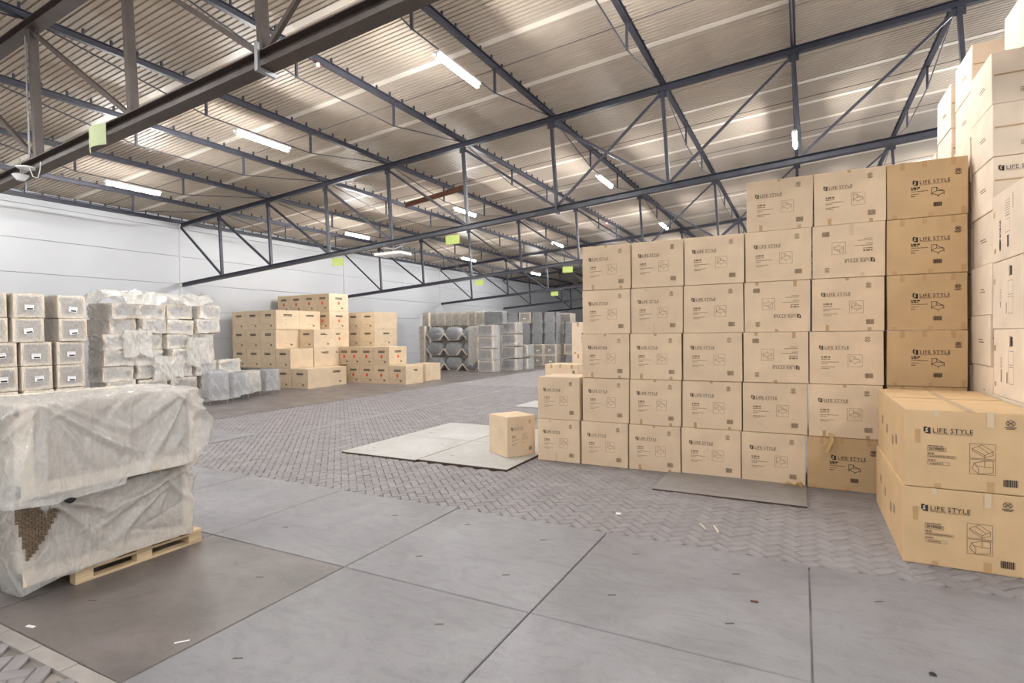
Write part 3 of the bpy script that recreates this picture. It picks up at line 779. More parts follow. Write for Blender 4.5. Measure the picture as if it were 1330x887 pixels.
# ---------------------------------------------------------------- tall stacks along the right
def plain_tape(w, h): return mk(lambda m: (rect(m, -w / 2 + .01, w / 2 - .01, h * .53, h * .56, 0, -.001))).mesh('tape', [M_TAPE])
me_pt = plain_tape(0.9, .6)
me_sq = mk(lambda m: [dashes(m, x, x + .10, z, .012, 0, 3) for x in (-.25, -.08, .09, .24) for z in (.1, .12, .14)]).mesh('symbol_print', [M_INKFG])
def side_art(d, h):
    mb = MB(); x = -0.4515
    def q(y0, y1, z0, z1): mb.add([(x, y0, z0), (x, y1, z0), (x, y1, z1), (x, y0, z1)], [(3, 2, 1, 0)])
    q(d * .3, d * .55, h * .45, h * .47); q(d * .35, d * .6, h * .5, h * .52)
    return mb.mesh('side_print', [M_INKG])
me_sa = side_art(.85, .6)
ME_BR = brand(.042).mesh('brand_print', INKS)
def rstack(y0, d, h, n, x0, name, dx=0.0, w=0.9, z0=0.0, seed=0):
    rr = random.Random(seed)
    for r in range(n):
        o = link('cardboard_box', carton_mesh(w, h - .004, d, seed * 10 + r, M_KRAFTL)); o.location = (x0 + w / 2 + rr.uniform(-.01, .012), y0 + rr.uniform(-.015, .015), z0 + r * h)
        tag(o, 'kraft box in the %s, %s' % (name, 'bottom layer' if r == 0 else '%s layer up' % ORD[r] if r < n - 1 else 'topmost layer'), 'box', 'boxes of the tall right-hand stacks')
        c = link('tape', me_pt, o); c.scale = (w / .9 * .98, 1, h / .6)
        if seed == 3 and r == n - 3:
            b_ = link('brand_print', ME_BR, o, (-.40, 0, .44))
        else: link('symbol_print', me_sq, o, (.05, 0, 0))
        link('side_print', me_sa, o)
rstack(8.2, 0.88, 0.60, 9, 1.935, 'tall right-hand stack behind the near one', seed=3)
rstack(9.12, 0.86, 0.59, 10, 1.945, 'highest right-hand stack, second one deeper in', seed=4)
rstack(10.02, 0.86, 0.64, 9, 1.91, 'right-hand stack third one deeper in', seed=5)
rstack(10.92, 0.86, 0.63, 8, 1.89, 'right-hand stack fourth one deeper in', seed=6)
rstack(11.82, 1.2, 0.61, 8, 1.86, 'farthest right-hand stack', seed=8)
o = link('cardboard_box', carton_mesh(.9, .6, .9, 77, M_KRAFTL)); o.location = (2.66, 7.95, 5.402); tag(o, 'cardboard box on top of the tall right-hand stack, at frame edge', 'box', 'boxes of the tall right-hand stacks')
link('tape', me_pt, o)
# near stack with rotated print on its left faces
def left_art(h):
    mb = MB(); x = -0.4515
    L = []
    def q(y0, y1, z0, z1, mi=0): mb.add([(x, y0, z0), (x, y1, z0), (x, y1, z1), (x, y0, z1)], [(3, 2, 1, 0)], mi)
    V, F = textmesh('SORARA', .062, bold=.003)
    wv = max(v[0] for v in V)
    # the lettering reads upwards from the oval
    mb.add([(x, 0.70 + v[1], 0.25 + v[0] / wv * .24) for v in V], F, 0)
    ring = [(0.725 + .03 * math.cos(a * PI / 8), .17 + .07 * math.sin(a * PI / 8)) for a in range(16)]
    mb.add([(x, a, b) for a, b in ring], [tuple(range(16))[::-1]], 0)
    q(.44, .49, .12, .24, 0); q(.42, .5, .235, .245, 1)
    def fr(y0, y1, z0, z1):
        t = .004
        q(y0, y1, z0, z0 + t, 1); q(y0, y1, z1 - t, z1, 1); q(y0, y0 + t, z0, z1, 1); q(y1 - t, y1, z0, z1, 1)
    fr(.40, .56, .28, .42); fr(.40, .56, .45, .62)
    for k in range(6): q(.42, .54, .46 + .025 * k, .466 + .025 * k, 1)
    q(.3, .31, .5, .66, 1)
    return mb.mesh('side_print', [M_INK, M_INKG])
me_la = left_art(.745)
def left_art2():
    mb = MB(); x = -0.4515
    def q(y0, y1, z0, z1, mi=0): mb.add([(x, y0, z0), (x, y1, z0), (x, y1, z1), (x, y0, z1)], [(3, 2, 1, 0)], mi)
    def fr(y0, y1, z0, z1):
        t = .004
        q(y0, y1, z0, z0 + t, 1); q(y0, y1, z1 - t, z1, 1); q(y0, y0 + t, z0, z1, 1); q(y1 - t, y1, z0, z1, 1)
    q(.33, .39, .56, .66); q(.40, .42, .55, .67, 1)
    fr(.30, .46, .36, .51); fr(.30, .46, .16, .34)
    q(.50, .52, .16, .28, 1); q(.70, .715, .16, .30, 0)
    for k in range(6): q(.68, .73, .32 + .02 * k, .325 + .02 * k, 1)
    return mb.mesh('side_print', [M_INK, M_INKG])
me_la2 = left_art2()
for r in range(5):
    o = link('cardboard_box', carton_mesh(.9, .742, .98, 60 + r, M_KRAFTL)); o.location = (1.935 + .45 + RND.uniform(-.008, .01), 7.16 + .03 * (r % 2), r * .745)
    tag(o, 'kraft box in the near right-hand stack, %s' % ('bottom layer', 'second layer', 'third layer', 'fourth layer', 'top layer with dark rotated print')[r], 'box', 'boxes of the near right-hand stack')
    link('side_print', me_la if r == 4 else me_la2, o)
    MB().box(-.4525, -.45, .9, .96, .5, .56).box(-.4525, -.45, .88, .94, .1, .15).build('tape', M_TAPE, o)

# ---------------------------------------------------------------- carton pile by the left wall
PH = 0.86
def pile_art():
    f = MB()
    rect(f, -.2, .2, .64, .675); rect(f, -.2, .2, .59, .625)
    for x in (-.13, -.02, .1): rect(f, x, x + .06, .22, .235, 1)
    rect(f, .14, .24, .13, .2, 1)
    return f.mesh('label_print', [M_INK, M_INKG])
me_pa = pile_art()
me_or = mk(lambda m: m.add([(.07 * math.cos(a * PI / 6) - .0, -.002, .40 + .08 * math.sin(a * PI / 6)) for a in range(12)], [tuple(range(12))])).mesh('round_sticker', [M_ORANGE])
def pbox(x0, x1, y, row, d, label, orange=False, art=True, w_side=True, h=PH):
    w = x1 - x0 - .012
    o = link('cardboard_box', carton_mesh(w, h - .004, d, RND.random(), M_KRAFTD)); o.location = ((x0 + x1) / 2, y + RND.uniform(-.02, .02), row * PH)
    o.rotation_euler = (0, 0, RND.uniform(-.012, .012))
    tag(o, label, 'box', 'boxes of the carton pile by the left wall')
    if art:
        link('label_print', me_pa, o)
        s = link('label_print', me_pa, o, (w / 2, d / 2, 0), (0, 0, PI / 2)); s.scale = (1.15, 1, 1)
        if orange:
            link('round_sticker', me_or, o); link('round_sticker', me_or, o, (w / 2, d / 2, 0), (0, 0, PI / 2))
    return o
LAY = ['bottom layer', 'second layer', 'third layer', 'fourth layer', 'top layer']
def pl(name, xs, y, row, orange=False, d=1.26):
    n = len(xs) - 1
    for i in range(n):
        pos = 'only one there' if n == 1 else ('left end' if i == 0 else 'right end' if i == n - 1 else '%s from left' % ORD[i])
        pbox(xs[i], xs[i + 1], y, row, d, '%scarton, %s of wall pile, %s, %s' % ('orange-stickered ' if orange else 'plain ', name, LAY[row], pos), orange)
pl('front rank', [-21.57, -20.6, -19.61, -18.62], 16.8, 0)
pl('front rank', [-23.45, -22.5, -21.55, -20.6, -19.63], 16.8, 1)
pl('front rank', [-23.5, -22.55, -21.55, -20.55], 16.8, 2)
pl('front rank', [-23.5, -22.55, -21.55, -20.5], 16.8, 3)
pl('second rank', [-20.85, -19.87, -18.87], 18.1, 0)
pl('second rank', [-20.6, -19.63], 18.1, 1)
pl('second rank', [-21.6, -20.6, -19.62], 18.1, 2)
pl('second rank', [-21.5, -20.52], 18.1, 3)
CX = [-23.55, -22.66, -21.76, -20.86, -19.97]
for r in range(3): pl('third rank', CX[2:], 19.4, r, r == 2)
pl('third rank', CX, 19.4, 3, True)
pl('third rank', CX, 19.4, 4, True)
pl('right wing', [-19.45, -18.63, -17.77, -16.85, -15.87], 19.95, 0, True)
pl('right wing', [-19.92, -19.3, -18.64, -17.75, -16.83], 19.95, 1, True)
for r in range(4): pl('rank behind the right wing', [-21.6, -20.73, -19.8, -18.85], 21.3, r, r < 2, 1.7)
pbox(-16.95, -16.1, 21.7, 0, 1.26, 'orange-stickered carton standing alone at the right end of the wall-side pile', True)

# ---------------------------------------------------------------- film-wrapped furniture
def drape(w, d, h, seed, nt=60, nr=6, ns=14, flare=0.05, fold=0.02, wr=0.02, hem=0.06, z_low=0.0, K=22, warp=None, p=9, pins=None):
    """plastic sheet over a block w (x) by d (y) by h: cap + skirt with straight creases; base at z=0, centred"""
    rr = random.Random(seed * 31 + 5); sd = seed * 7.31
    def rim(t):
        c, s_ = math.cos(t), math.sin(t)
        k = 1.0 / max((abs(c) ** p + abs(s_) ** p) ** (1 / p), 1e-6)
        return c * k * w / 2, s_ * k * d / 2
    NN = 1600; pts = [rim(2 * PI * i / NN) for i in range(NN + 1)]; ln = [0.0]
    for i in range(NN): ln.append(ln[-1] + math.hypot(pts[i + 1][0] - pts[i][0], pts[i + 1][1] - pts[i][1]))
    per, j, LT = [], 0, ln[-1]
    for q in range(nt):
        g = LT * q / nt
        while ln[j + 1] < g: j += 1
        per.append((pts[j], g))
    # creases in the unrolled skirt (g, depth below the rim): origin, direction, length, width, height
    cr = []
    sc = h
    for k in range(K):
        g0 = rr.uniform(0, LT); z0 = rr.choice((0, 0, 0, rr.uniform(0, sc)))
        an = rr.gauss(0, .75); L_ = rr.uniform(.35, 1.1) * sc
        cr.append((g0, z0, math.sin(an), math.cos(an), L_, rr.uniform(.3, 1.0) * fold + .008, rr.uniform(-.6, 1.0) * fold * .8))
    # creases fanning out from the corners
    for cq in range(4):
        gc = LT * (cq / 4 + .125)
        for k in range(max(3, K // 6)):
            an = rr.uniform(-1.25, 1.25)
            cr.append((gc + rr.uniform(-.03, .03), rr.uniform(-.02, .04), math.sin(an), math.cos(an), rr.uniform(.4, 1.3) * sc, rr.uniform(.6, 1.3) * fold + .008, rr.uniform(.3, 1.1) * fold))
    ccap = [(rr.uniform(-w / 2, w / 2), rr.uniform(-d / 2, d / 2), rr.uniform(0, PI), rr.uniform(.2, .6) * max(w, d), rr.uniform(.012, .03), rr.uniform(.4, 1) * wr * .6) for _ in range(K // 2 + 2)]
    vs, fs = [(0, 0, h)], []
    for r in range(1, nr + ns + 1):
        for q in range(nt):
            (x, y), g = per[q]
            if r <= nr:
                f = r / nr; X, Y = x * f, y * f
                zz = h + wr * .5 * noise.noise((X * 4 + sd, Y * 4, 3.1)) - wr * .5 * (1 - f)
                for (cx, cy, an, L_, wd, am) in ccap:
                    dx, dy = X - cx, Y - cy; al = dx * math.cos(an) + dy * math.sin(an)
                    if abs(al) > L_: continue
                    dd = abs(-dx * math.sin(an) + dy * math.cos(an))
                    if dd < wd: zz += am * (1 - dd / wd) * (1 - abs(al) / L_)
                v = Vector((X, Y, zz - .01 * (f > .97)))
            else:
                f = (r - nr) / ns
                dep = f * (h - z_low)
                zz = h - dep + hem * noise.noise((g * 1.9 + sd, 0.3, 1)) * f * f + hem * .4 * noise.noise((g * 7 + sd, 0.3, 1)) * f ** 4
                if zz < z_low - hem * .25: zz = z_low - hem * .25
                out = .01 + flare * f * f + wr * .6 * noise.noise((g * 3 + sd, dep * 3, 5)) * (.3 + f)
                for (g0, z0, sx, cx, L_, wd, am) in cr:
                    dg = g - g0
                    if dg > LT / 2: dg -= LT
                    elif dg < -LT / 2: dg += LT
                    dz = dep - z0
                    al = dg * sx + dz * cx
                    if al < 0 or al > L_: continue
                    w2 = wd * (.35 + al / L_)
                    dd = abs(dg * cx - dz * sx)
                    if dd < w2: out += am * (1 - dd / w2) * (.25 + .75 * math.sin(PI * min(1, al / L_ * 1.0)))
                nx_ = (abs(x) / (w / 2)) ** (p - 1) * (1 if x > 0 else -1) / w; ny_ = (abs(y) / (d / 2)) ** (p - 1) * (1 if y > 0 else -1) / d
                nl = math.hypot(nx_, ny_) or 1
                v = Vector((x + nx_ / nl * out, y + ny_ / nl * out, zz))
            if warp: v = warp(v, r > nr, (r - nr) / ns if r > nr else 0)
            vs.append(tuple(v))
    for q in range(nt): fs.append((0, 1 + q, 1 + (q + 1) % nt))
    for r in range(nr + ns - 1):
        for q in range(nt):
            a = 1 + r * nt + q; b = 1 + r * nt + (q + 1) % nt
            fs.append((a, a + nt, b + nt, b))
    mb = MB(); mb.add(vs, fs, 0, True); return mb
# a wrapped armchair on its base: front is +x, size dx deep, wy wide, hz tall, base at z=0, centred in plan
def bagged(dx, wy, hz, seed):
    t = .11 * min(1, wy)
    fr = MB(); X = dx / 2
    fr.box(X - .06, X, -wy / 2, -wy / 2 + t, 0, hz).box(X - .06, X, wy / 2 - t, wy / 2, 0, hz).box(X - .06, X, -wy / 2 + t, wy / 2 - t, hz - t, hz).box(X - .06, X, -wy / 2 + t, wy / 2 - t, 0, t)
    sh = MB().box(-X, X - .06, -wy / 2, wy / 2, 0, hz)
    cu = MB(); n = 6; vs = []
    for a in range(n + 1):
        for b in range(n + 1):
            u, v = a / n, b / n
            vs.append((X - .05 + .045 * math.sin(u * PI) * math.sin(v * PI) + .012 * noise.noise((u * 3 + seed, v * 3, seed)), -wy / 2 + t + u * (wy - 2 * t), t + v * (hz - 2 * t)))
    cu.add(vs, [(a * (n + 1) + b, (a + 1) * (n + 1) + b, (a + 1) * (n + 1) + b + 1, a * (n + 1) + b + 1) for a in range(n) for b in range(n)], 0, True)
    return fr, sh, cu
class Bag:
    def __init__(s, dx, wy, hz, nvar=4, film=None, cush=None, rim=None, shell=None, **kw):
        s.dx, s.wy, s.hz = dx, wy, hz
        s.var = []
        for q in range(nvar):
            fr, sh, cu = bagged(dx, wy, hz, q)
            s.var.append((fr.mesh('front_rim', rim or M_RIM), sh.mesh('shell', shell or M_RATTAN), cu.mesh('cushion', cush or M_CUSH), drape(dx, wy, hz + .012, q + 1 + int(wy * 10), **kw).mesh('plastic_bag', film or M_FILM)))
    def make(s, name, loc, rzz, label, cat, group, q=None, sheet=False, tilt=(0, 0)):
        a = s.var[RND.randrange(len(s.var)) if q is None else q]
        r = empty(name, loc, rzz); r.rotation_euler = (tilt[0], tilt[1], rzz)
        tag(r, label, cat, group)
        link('front_rim', a[0], r); link('shell', a[1], r); link('cushion', a[2], r); b = link('plastic_bag', a[3], r)
        if sheet:
            sx = s.dx / 2 + .055
            c = link('label_sheet', ME_SHEET, r, (sx, RND.uniform(-.04, .04), s.hz * .42 + RND.uniform(-.04, .04)), (RND.uniform(-.15, .15), 0, 0))
            link('label_print', ME_SHEETP, c)
        return r
ME_SHEET = MB().box(0, .003, -.1, .1, -.06, .08).mesh('label_sheet', M_PAPER)
ME_SHEETP = MB().box(.003, .0045, -.05, .08, -.045, -.005).box(.003, .0045, -.08, .08, .045, .05).mesh('label_print', M_INK)

# stack with white labels at the far left, standing on pallets
PAL_T = 0.144
def pallet(name_loc, rzz, label, m=M_WOOD):
    """euro pallet, long side along y (1.2 m), 0.8 m along x; origin at centre on the floor"""
    r = empty('wooden_pallet', name_loc, rzz); tag(r, label, 'pallet')
    def rough(mb): return mb
    for x in (-.39, -.195, 0, .195, .39)[0:5]:
        w = .07 if abs(x) in (.39, 0) else .05
        MB().box(x - w + .0, x + w - .0, -.6, .6, .122, .144).build('deck_board', m, r) if False else None
    for k, yy in enumerate((-.55, -.34, -.13, .0, .13, .34, .55)):
        pass
    for y0, y1 in ((-.6, -.455), (-.36, -.26), (-.0725, .0725), (.26, .36), (.455, .6)):
        MB().box(-.4, .4, y0, y1, .122, .144).build('deck_board', m, r)
    for x0, x1 in ((-.4, -.3), (-.0725, .0725), (.3, .4)):
        MB().box(x0, x1, -.6, .6, .1, .122).build('stringer_board', m, r)
        MB().box(x0, x1, -.6, .6, 0, .022).build('bottom_board', m, r)
        for y0, y1 in ((-.6, -.455), (-.0725, .0725), (.455, .6)):
            MB().box(x0, x1, y0, y1, .022, .1).build('block', m, r)
    return r
BL = Bag(.9, .66, .62, 5, film=M_FILMT, flare=.03, fold=.022, wr=.025)
pallet((-18.45, 7.3, 0), 0, 'wooden pallet under the labelled wrapped stack, lower of two at the left')
pallet((-18.45, 7.3, PAL_T), 0, 'wooden pallet under the labelled wrapped stack, upper of two at the left')
pallet((-18.45, 8.52, 0), 0, 'wooden pallet under the labelled wrapped stack, lower of two at the right')
pallet((-18.45, 8.52, PAL_T), 0, 'wooden pallet under the labelled wrapped stack, upper of two at the right')
RW5 = ['bottom row', 'second row up', 'third row up', 'fourth row up', 'top row']
for r in range(5):
    z = .288 + .638 * r
    ys = (7.2, 7.96) if r < 3 else (7.03, 8.02)
    for q, yy in enumerate(ys):
        BL.make('wrapped_chair', (-18.47 + RND.uniform(-.04, .04), yy, z), RND.uniform(-.03, .03), 'beige-bagged chair with white label, %s of labelled stack, %s column' % (RW5[r], ('left', 'right')[q]), 'chair', 'labelled wrapped chairs at the far left', sheet=True)
    BL.make('wrapped_chair', (-18.5 + RND.uniform(-.04, .04), ys[0] - .76, z), RND.uniform(-.03, .03), 'beige-bagged chair at the frame edge beside the labelled stack, %s' % RW5[r], 'chair', 'labelled wrapped chairs at the far left', sheet=True)

# loose pile of wrapped armchairs along the wall
BP = Bag(1.0, .82, .47, 6, film=M_FILM, cush=M_CUSH, flare=.06, fold=.055, wr=.05, hem=.14, K=34, nt=76)
ROWEND = [13.3, 13.2, 13.0, 12.4, 12.4, 12.5, 12.1]
R7 = ['floor row', 'second row up', 'third row up', 'fourth row up', 'fifth row up', 'sixth row up', 'loose top row']
for r, ye in enumerate(ROWEND):
    y = 9.05 + RND.uniform(0, .12); q = 0; z = .48 * r
    while y + .4 < ye + .3:
        BP.make('wrapped_armchair', (-19.0 + RND.uniform(-.12, .14) - .02 * r, y + .41, z), RND.uniform(-.17, .17), 'film-wrapped armchair in crumpled wall pile, %s, %s from left' % (R7[r], ORD[q]), 'armchair', 'armchairs of the crumpled wrapped pile', tilt=(RND.uniform(-.05, .05), RND.uniform(-.06, .06)) if r else (0, 0))
        y += .90 + RND.uniform(-.02, .05); q += 1
# loose sheets lying over the top of the pile
for k, (yy, w_, lab) in enumerate(((9.55, 1.1, 'loose milky plastic sheet over the left top of the crumpled pile'), (10.8, 1.15, 'loose milky plastic sheet over the middle top of the crumpled pile'), (11.95, 1.0, 'loose milky plastic sheet over the right top of the crumpled pile'))):
    o = drape(1.2, w_ - .15, .3, 90 + k, flare=.12, fold=.08, wr=.22, hem=.3, z_low=.0).build('plastic_sheet', M_FILM, None, (-19.0, yy, 3.40)); tag(o, lab, 'plastic sheet', 'loose sheets on the crumpled pile')

for k, (yy, zz, w_, h_, lab) in enumerate(((9.9, 1.75, .8, .75, 'milky sheet hanging down the upper left face of the crumpled pile'), (10.85, .95, .9, .7, 'milky sheet hanging down the middle face of the crumpled pile'), (11.9, 1.35, .75, .9, 'milky sheet hanging down the right face of the crumpled pile'), (12.4, .5, .8, .5, 'milky sheet hanging low at the right foot of the crumpled pile'))):
    o = drape(.1, w_, h_, 70 + k, flare=.05, fold=.05, wr=.08, hem=.35, K=30, nt=80).build('plastic_sheet', M_FILM, None, (-18.38, yy, zz)); tag(o, lab, 'plastic sheet', 'loose sheets on the crumpled pile')

# single recliner chairs standing in bags in front of the pile
def recliner(loc, rzz, label, grey=True, hb=1.1):
    r = empty('bagged_recliner', loc, rzz); tag(r, label, 'chair', 'bagged chairs standing in front of the pile')
    MB().box(-.28, .28, -.04, .04, .35, hb).build('backrest', M_CUSH if grey else M_RIM, r, None, (.12, 0, 0))
    MB().box(-.28, .28, -.5, .0, .36, .44).build('seat', M_CUSHD, r)
    for sx in (-.27, .27):
        for sy in (-.45, 0.0):
            MB().tube([(sx, sy, 0), (sx, sy, .4)], .016, 6).build('leg', M_GALV, r)
    o = drape(.62, .66, hb - .08, int(abs(loc[1]) * 10), flare=.04, fold=.02, wr=.035, hem=.12, z_low=.12).build('plastic_bag', M_FILMD if grey else M_FILM, r, (0, -.2, .06))
for x, y, a, lab, g in ((-17.75, 11.95, 1.35, 'grey bagged chair standing nearest in front of the crumpled pile', True), (-18.15, 13.05, 1.35, 'bagged charcoal chair second in the line before the crumpled pile', True),
                        (-18.7, 14.0, 1.2, 'beige bagged chair third in the line before the crumpled pile', False), (-18.95, 14.95, 1.5, 'grey bagged folding chair standing beside the carton pile', True)):
    recliner((x, y, .006), a, lab, g, 1.15 if y < 12 else 1.0)

# ---------------------------------------------------------------- grey wrapped stacks further back
def pod(loc, label, seed):
    """tub seat in a bulging grey bag on a V of beige board; front -y"""
    r = empty('wrapped_tub_seat', loc); tag(r, label, 'seat', 'grey wrapped tub seats')
    prof = [(-.62, .42), (-.36, .80), (.36, .80), (.62, .42), (.36, .06), (-.36, .06)]
    rings = []; n = 24; mb = MB(); vs = []
    def at(a):
        c, s = math.cos(a), math.sin(a); k = 1 / max((abs(c) ** 2.6 + abs(s) ** 2.6) ** (1 / 2.6), 1e-6)
        return c * k * .64, s * k * .44
    L_ = [(1.0, .9), (1.0, .2), (.97, .02), (.85, -.1), (.6, -.17), (.3, -.2)]
    for f, yy in L_:
        for q in range(n):
            a = 2 * PI * q / n; x, z = at(a)
            w_ = .03 * noise.noise((x * 4 + seed * 3, yy * 6, z * 4)) + .02 * abs(noise.noise((x * 9 + seed, yy * 9, z * 9)))
            vs.append((x * (f + w_), yy + w_ * 1.3, .43 + z * (f + w_)))
    vs.append((0, -.2, .43))
    fs = [(i * n + q, i * n + (q + 1) % n, (i + 1) * n + (q + 1) % n, (i + 1) * n + q) for i in range(len(L_) - 1) for q in range(n)]
    fs += [((len(L_) - 1) * n + q, (len(L_) - 1) * n + (q + 1) % n, len(vs) - 1) for q in range(n)]
    mb.add(vs, fs, 0, True); mb.build('bulging_bag', M_PODS, r)
    MB().box(-.66, .66, .45, .9, 0, .93).build('seat_shell', M_RATTAN, r)
    MB().bar((-.66, .35, .42), (-.3, .35, .02), .95, .07, (0, 1, 0)).bar((-.32, .3, .03), (.32, .3, .03), .7, .05, (0, 1, 0)).bar((.3, .35, .02), (.66, .35, .42), .95, .07, (0, 1, 0)).build('board_cradle', M_RIM, r)
M_PODS = mat('grey_bagged_fabric', (150, 152, 156), 0.35, vary=0.14, nscale=5, bump=0.5, bscale=9, obj_rand=.08)
for r in range(3):
    for c in range(3):
        pod((-20.72 + 1.36 * c + (.0 if r != 1 else -.03), 29.1, .94 * r), 'grey bagged tub seat in the far stack, %s of three columns, %s' % (('left', 'middle', 'right')[c], ('bottom', 'middle tier', 'top tier')[r]), r * 3 + c)
def panel(loc, w, h, label, d=.5, m=None):
    r = empty('wrapped_lounger', loc); tag(r, label, 'lounger', 'upright wrapped loungers of the far stack')
    MB().box(-w / 2 + .02, w / 2 - .02, 0, d, .0, h).build('panel_board', m or M_RATTAN, r)
    MB().box(-w / 2 + .005, -w / 2 + .07, -.03, d, .0, h).box(w / 2 - .07, w / 2 - .005, -.03, d, 0, h).build('edge_guard', M_RIM, r)
    drape(w - .02, d, h, int(abs(loc[0]) * 10), nt=32, ns=7, nr=4, flare=.0, fold=.01, wr=.02).build('plastic_bag', M_FILM, r, (0, d / 2 - .02, 0))
sup = MB().box(-22.0, -16.35, 29.55, 30.0, 0, .05)
for k in range(8):
    panel((-21.62 + .58 * k, 29.35 - (0 if k else .1), 2.83), .56, .84, 'narrow upright wrapped lounger on the far stack, %s from left' % ORD[k])
for k in range(3):
    panel((-21.78, 29.06, .0 + .94 * k), .5, .93, 'upright wrapped lounger at the left edge of the far stack, %s' % ('bottom', 'middle', 'upper')[k])
BG = Bag(.9, 1.05, .68, 3, film=M_FILMD, cush=M_CUSH, flare=.04, fold=.025, wr=.03)
for r in range(4):
    BG.make('wrapped_chair', (-16.72 + RND.uniform(-.05, .05), 28.95 - .02 * r, .705 * r), -PI / 2 + RND.uniform(-.04, .04) , 'grey film-draped chair at the right end of the far stack, %s' % ('bottom', 'second up', 'third up', 'top')[r], 'chair', 'draped chairs at the end of the far stack')
o = drape(1.35, .5, .82, 44, flare=.02, fold=.02, wr=.03).build('wrapped_bundle', M_PODS, None, (-16.55, 29.5, 2.83)); tag(o, 'wide blue-grey wrapped bundle on the top right of the far stack', 'bundle')
o = drape(.9, .1, 2.2, 45, flare=.05, fold=.03, wr=.05, hem=.9).build('plastic_sheet', M_FILM, None, (-17.6, 28.78, .55)); tag(o, 'long milky sheet hanging down the middle of the far grey stack', 'plastic sheet')
for r in range(2):
    BG.make('wrapped_chair', (-15.85, 31.8, .85 * r), -PI / 2, 'beige bagged chair in the pair right of the far grey stack, %s' % ('bottom', 'top')[r], 'chair', 'pair of wrapped chairs right of the far stack', sheet=True)
for r in range(4):
    BG.make('wrapped_chair', (-16.1, 30.75, .76 * r), -PI / 2, 'film-wrapped chair in the column just behind the far grey stack, %s' % RW5[r if r < 3 else 4], 'chair', 'column of wrapped chairs behind the far stack')
o = MB().tube([(-22.6, 27.9, .0), (-22.6, 27.9, .04)], .3, 12); 
BD = Bag(.95, .92, .74, 3, film=M_FILMD, cush=M_CUSHD, rim=M_CUSHD, shell=M_CUSHD, flare=.02, fold=.018, wr=.028)
BDB = Bag(.95, .92, .74, 3, film=M_FILMT, cush=M_CUSHD, flare=.02, fold=.018, wr=.028)
CN = ['first', 'second', 'third', 'fourth']
for r in range(5):
    for c in range(4):
        b = BDB if (r < 2 or (r == 4 and c == 1) or (r == 2 and c == 0)) else BD
        b.make('wrapped_chair', (-18.45 + .96 * c, 35.9, .752 * r), -PI / 2 + RND.uniform(-.02, .02), '%s bagged chair in the dark rear stack, %s, %s column' % ('beige' if b is BDB else 'charcoal', RW5[r], CN[c]), 'chair', 'chairs of the dark rear stack', sheet=(b is BDB))
for r in range(4):
    b = BD if r in (0, 2, 3) else BDB
    b.make('wrapped_chair', (-14.35, 36.7, .755 * r), -PI / 2, 'bagged chair in the single column right of the dark rear stack, %s' % RW5[r if r < 3 else 4], 'chair', 'single column beside the dark rear stack')
for r in range(5):
    BDB.make('wrapped_chair', (-15.9, 39.6, .755 * r), -PI / 2, 'beige bagged chair in the column behind the dark rear stack, %s' % RW5[r], 'chair', 'column behind the dark rear stack')

# ---------------------------------------------------------------- foreground pallet with two wrapped sofas
pallet((-6.28, 3.19, 0.004), 0, 'wooden pallet under the two wrapped sofas in the left foreground')
def weave(mb, x, y0, y1, z0, z1, n=26, mth=10, mi=0, keep=None):
    """woven panel in the plane x: alternating proud strips"""
    dy, dz = (y1 - y0) / n, (z1 - z0) / mth
    for a in range(n):
        for b in range(mth):
            if keep and not keep((a + .5) / n, (b + .5) / mth): continue
            p = .006 if (a + b) % 2 else 0
            mb.box(x - .01, x + p, y0 + a * dy, y0 + (a + 1) * dy - .004, z0 + b * dz, z0 + (b + 1) * dz - .004, mi)
def sofa(loc, L_, D, H, label, upper):
    """two-seat wicker sofa, back panel facing +x, length along y, origin at base centre"""
    r = empty('wrapped_sofa', loc); tag(r, label, 'sofa', 'wrapped sofas on the foreground pallet')
    X = D / 2
    bk = MB(); weave(bk, X - .03, -L_ / 2 + .06, L_ / 2 - .06, .1, H - .08); bk.box(X - .1, X - .045, -L_ / 2 + .05, L_ / 2 - .05, .1, H - .08); bk.build('back_panel', M_RATTAN, r)
    MB().bar((X - .05, -L_ / 2, .06), (X - .05, L_ / 2, .06), .1, .11, (1, 0, 0)).build('bottom_rail', M_RIM, r)
    MB().bar((X - .05, -L_ / 2, H - .06), (X - .05, L_ / 2, H - .06), .1, .07, (1, 0, 0)).build('top_rail', M_RATTAN, r)
    for s in (-1, 1):
        MB().box(X - .1, X + .006, s * L_ / 2 - (.09 if s > 0 else 0), s * L_ / 2 + (.09 if s < 0 else 0), .0, H).build('corner_guard', M_RIM, r)
        ar = MB(); ar.box(-X, X - .1, s * (L_ / 2 - .06) - .05, s * (L_ / 2 - .06) + .05, .1, H - .05); ar.build('armrest', M_RATTAN, r)
    MB().box(-X + .05, X - .12, -L_ / 2 + .12, L_ / 2 - .12, .28, .42).build('seat_cushion', M_CUSH, r)
    MB().bar((-X + .06, -L_ / 2, H - .03), (-X + .06, L_ / 2, H - .03), .16, .1, (1, 0, 0)).build('front_rail', M_RIM, r)
    return r
def bigfilm(name, parent, loc, w, d, h, seed, flare, fold, wr, hem, m, z_low=0.0, nt=330, nr=26, ns=50, warp=None, K=70):
    return drape(w, d, h, seed, nt, nr, ns, flare, fold, wr, hem, z_low, K, warp, 13).build(name, m, parent, loc)
s1 = sofa((-6.30, 2.92, .15), 1.46, .92, .74, 'lower film-wrapped wicker sofa standing on the foreground pallet', False)
def warp1(v, sk, f):
    if sk and v.y < -.45 and v.x > .1: v.z -= .10 * f * min(1, (-.45 - v.y) / .3)
    return v
bigfilm('plastic_sheet', s1, None, .98, 1.52, .75, 5, -.02, .05, .03, .04, M_FILMBIG, z_low=.005, warp=warp1)
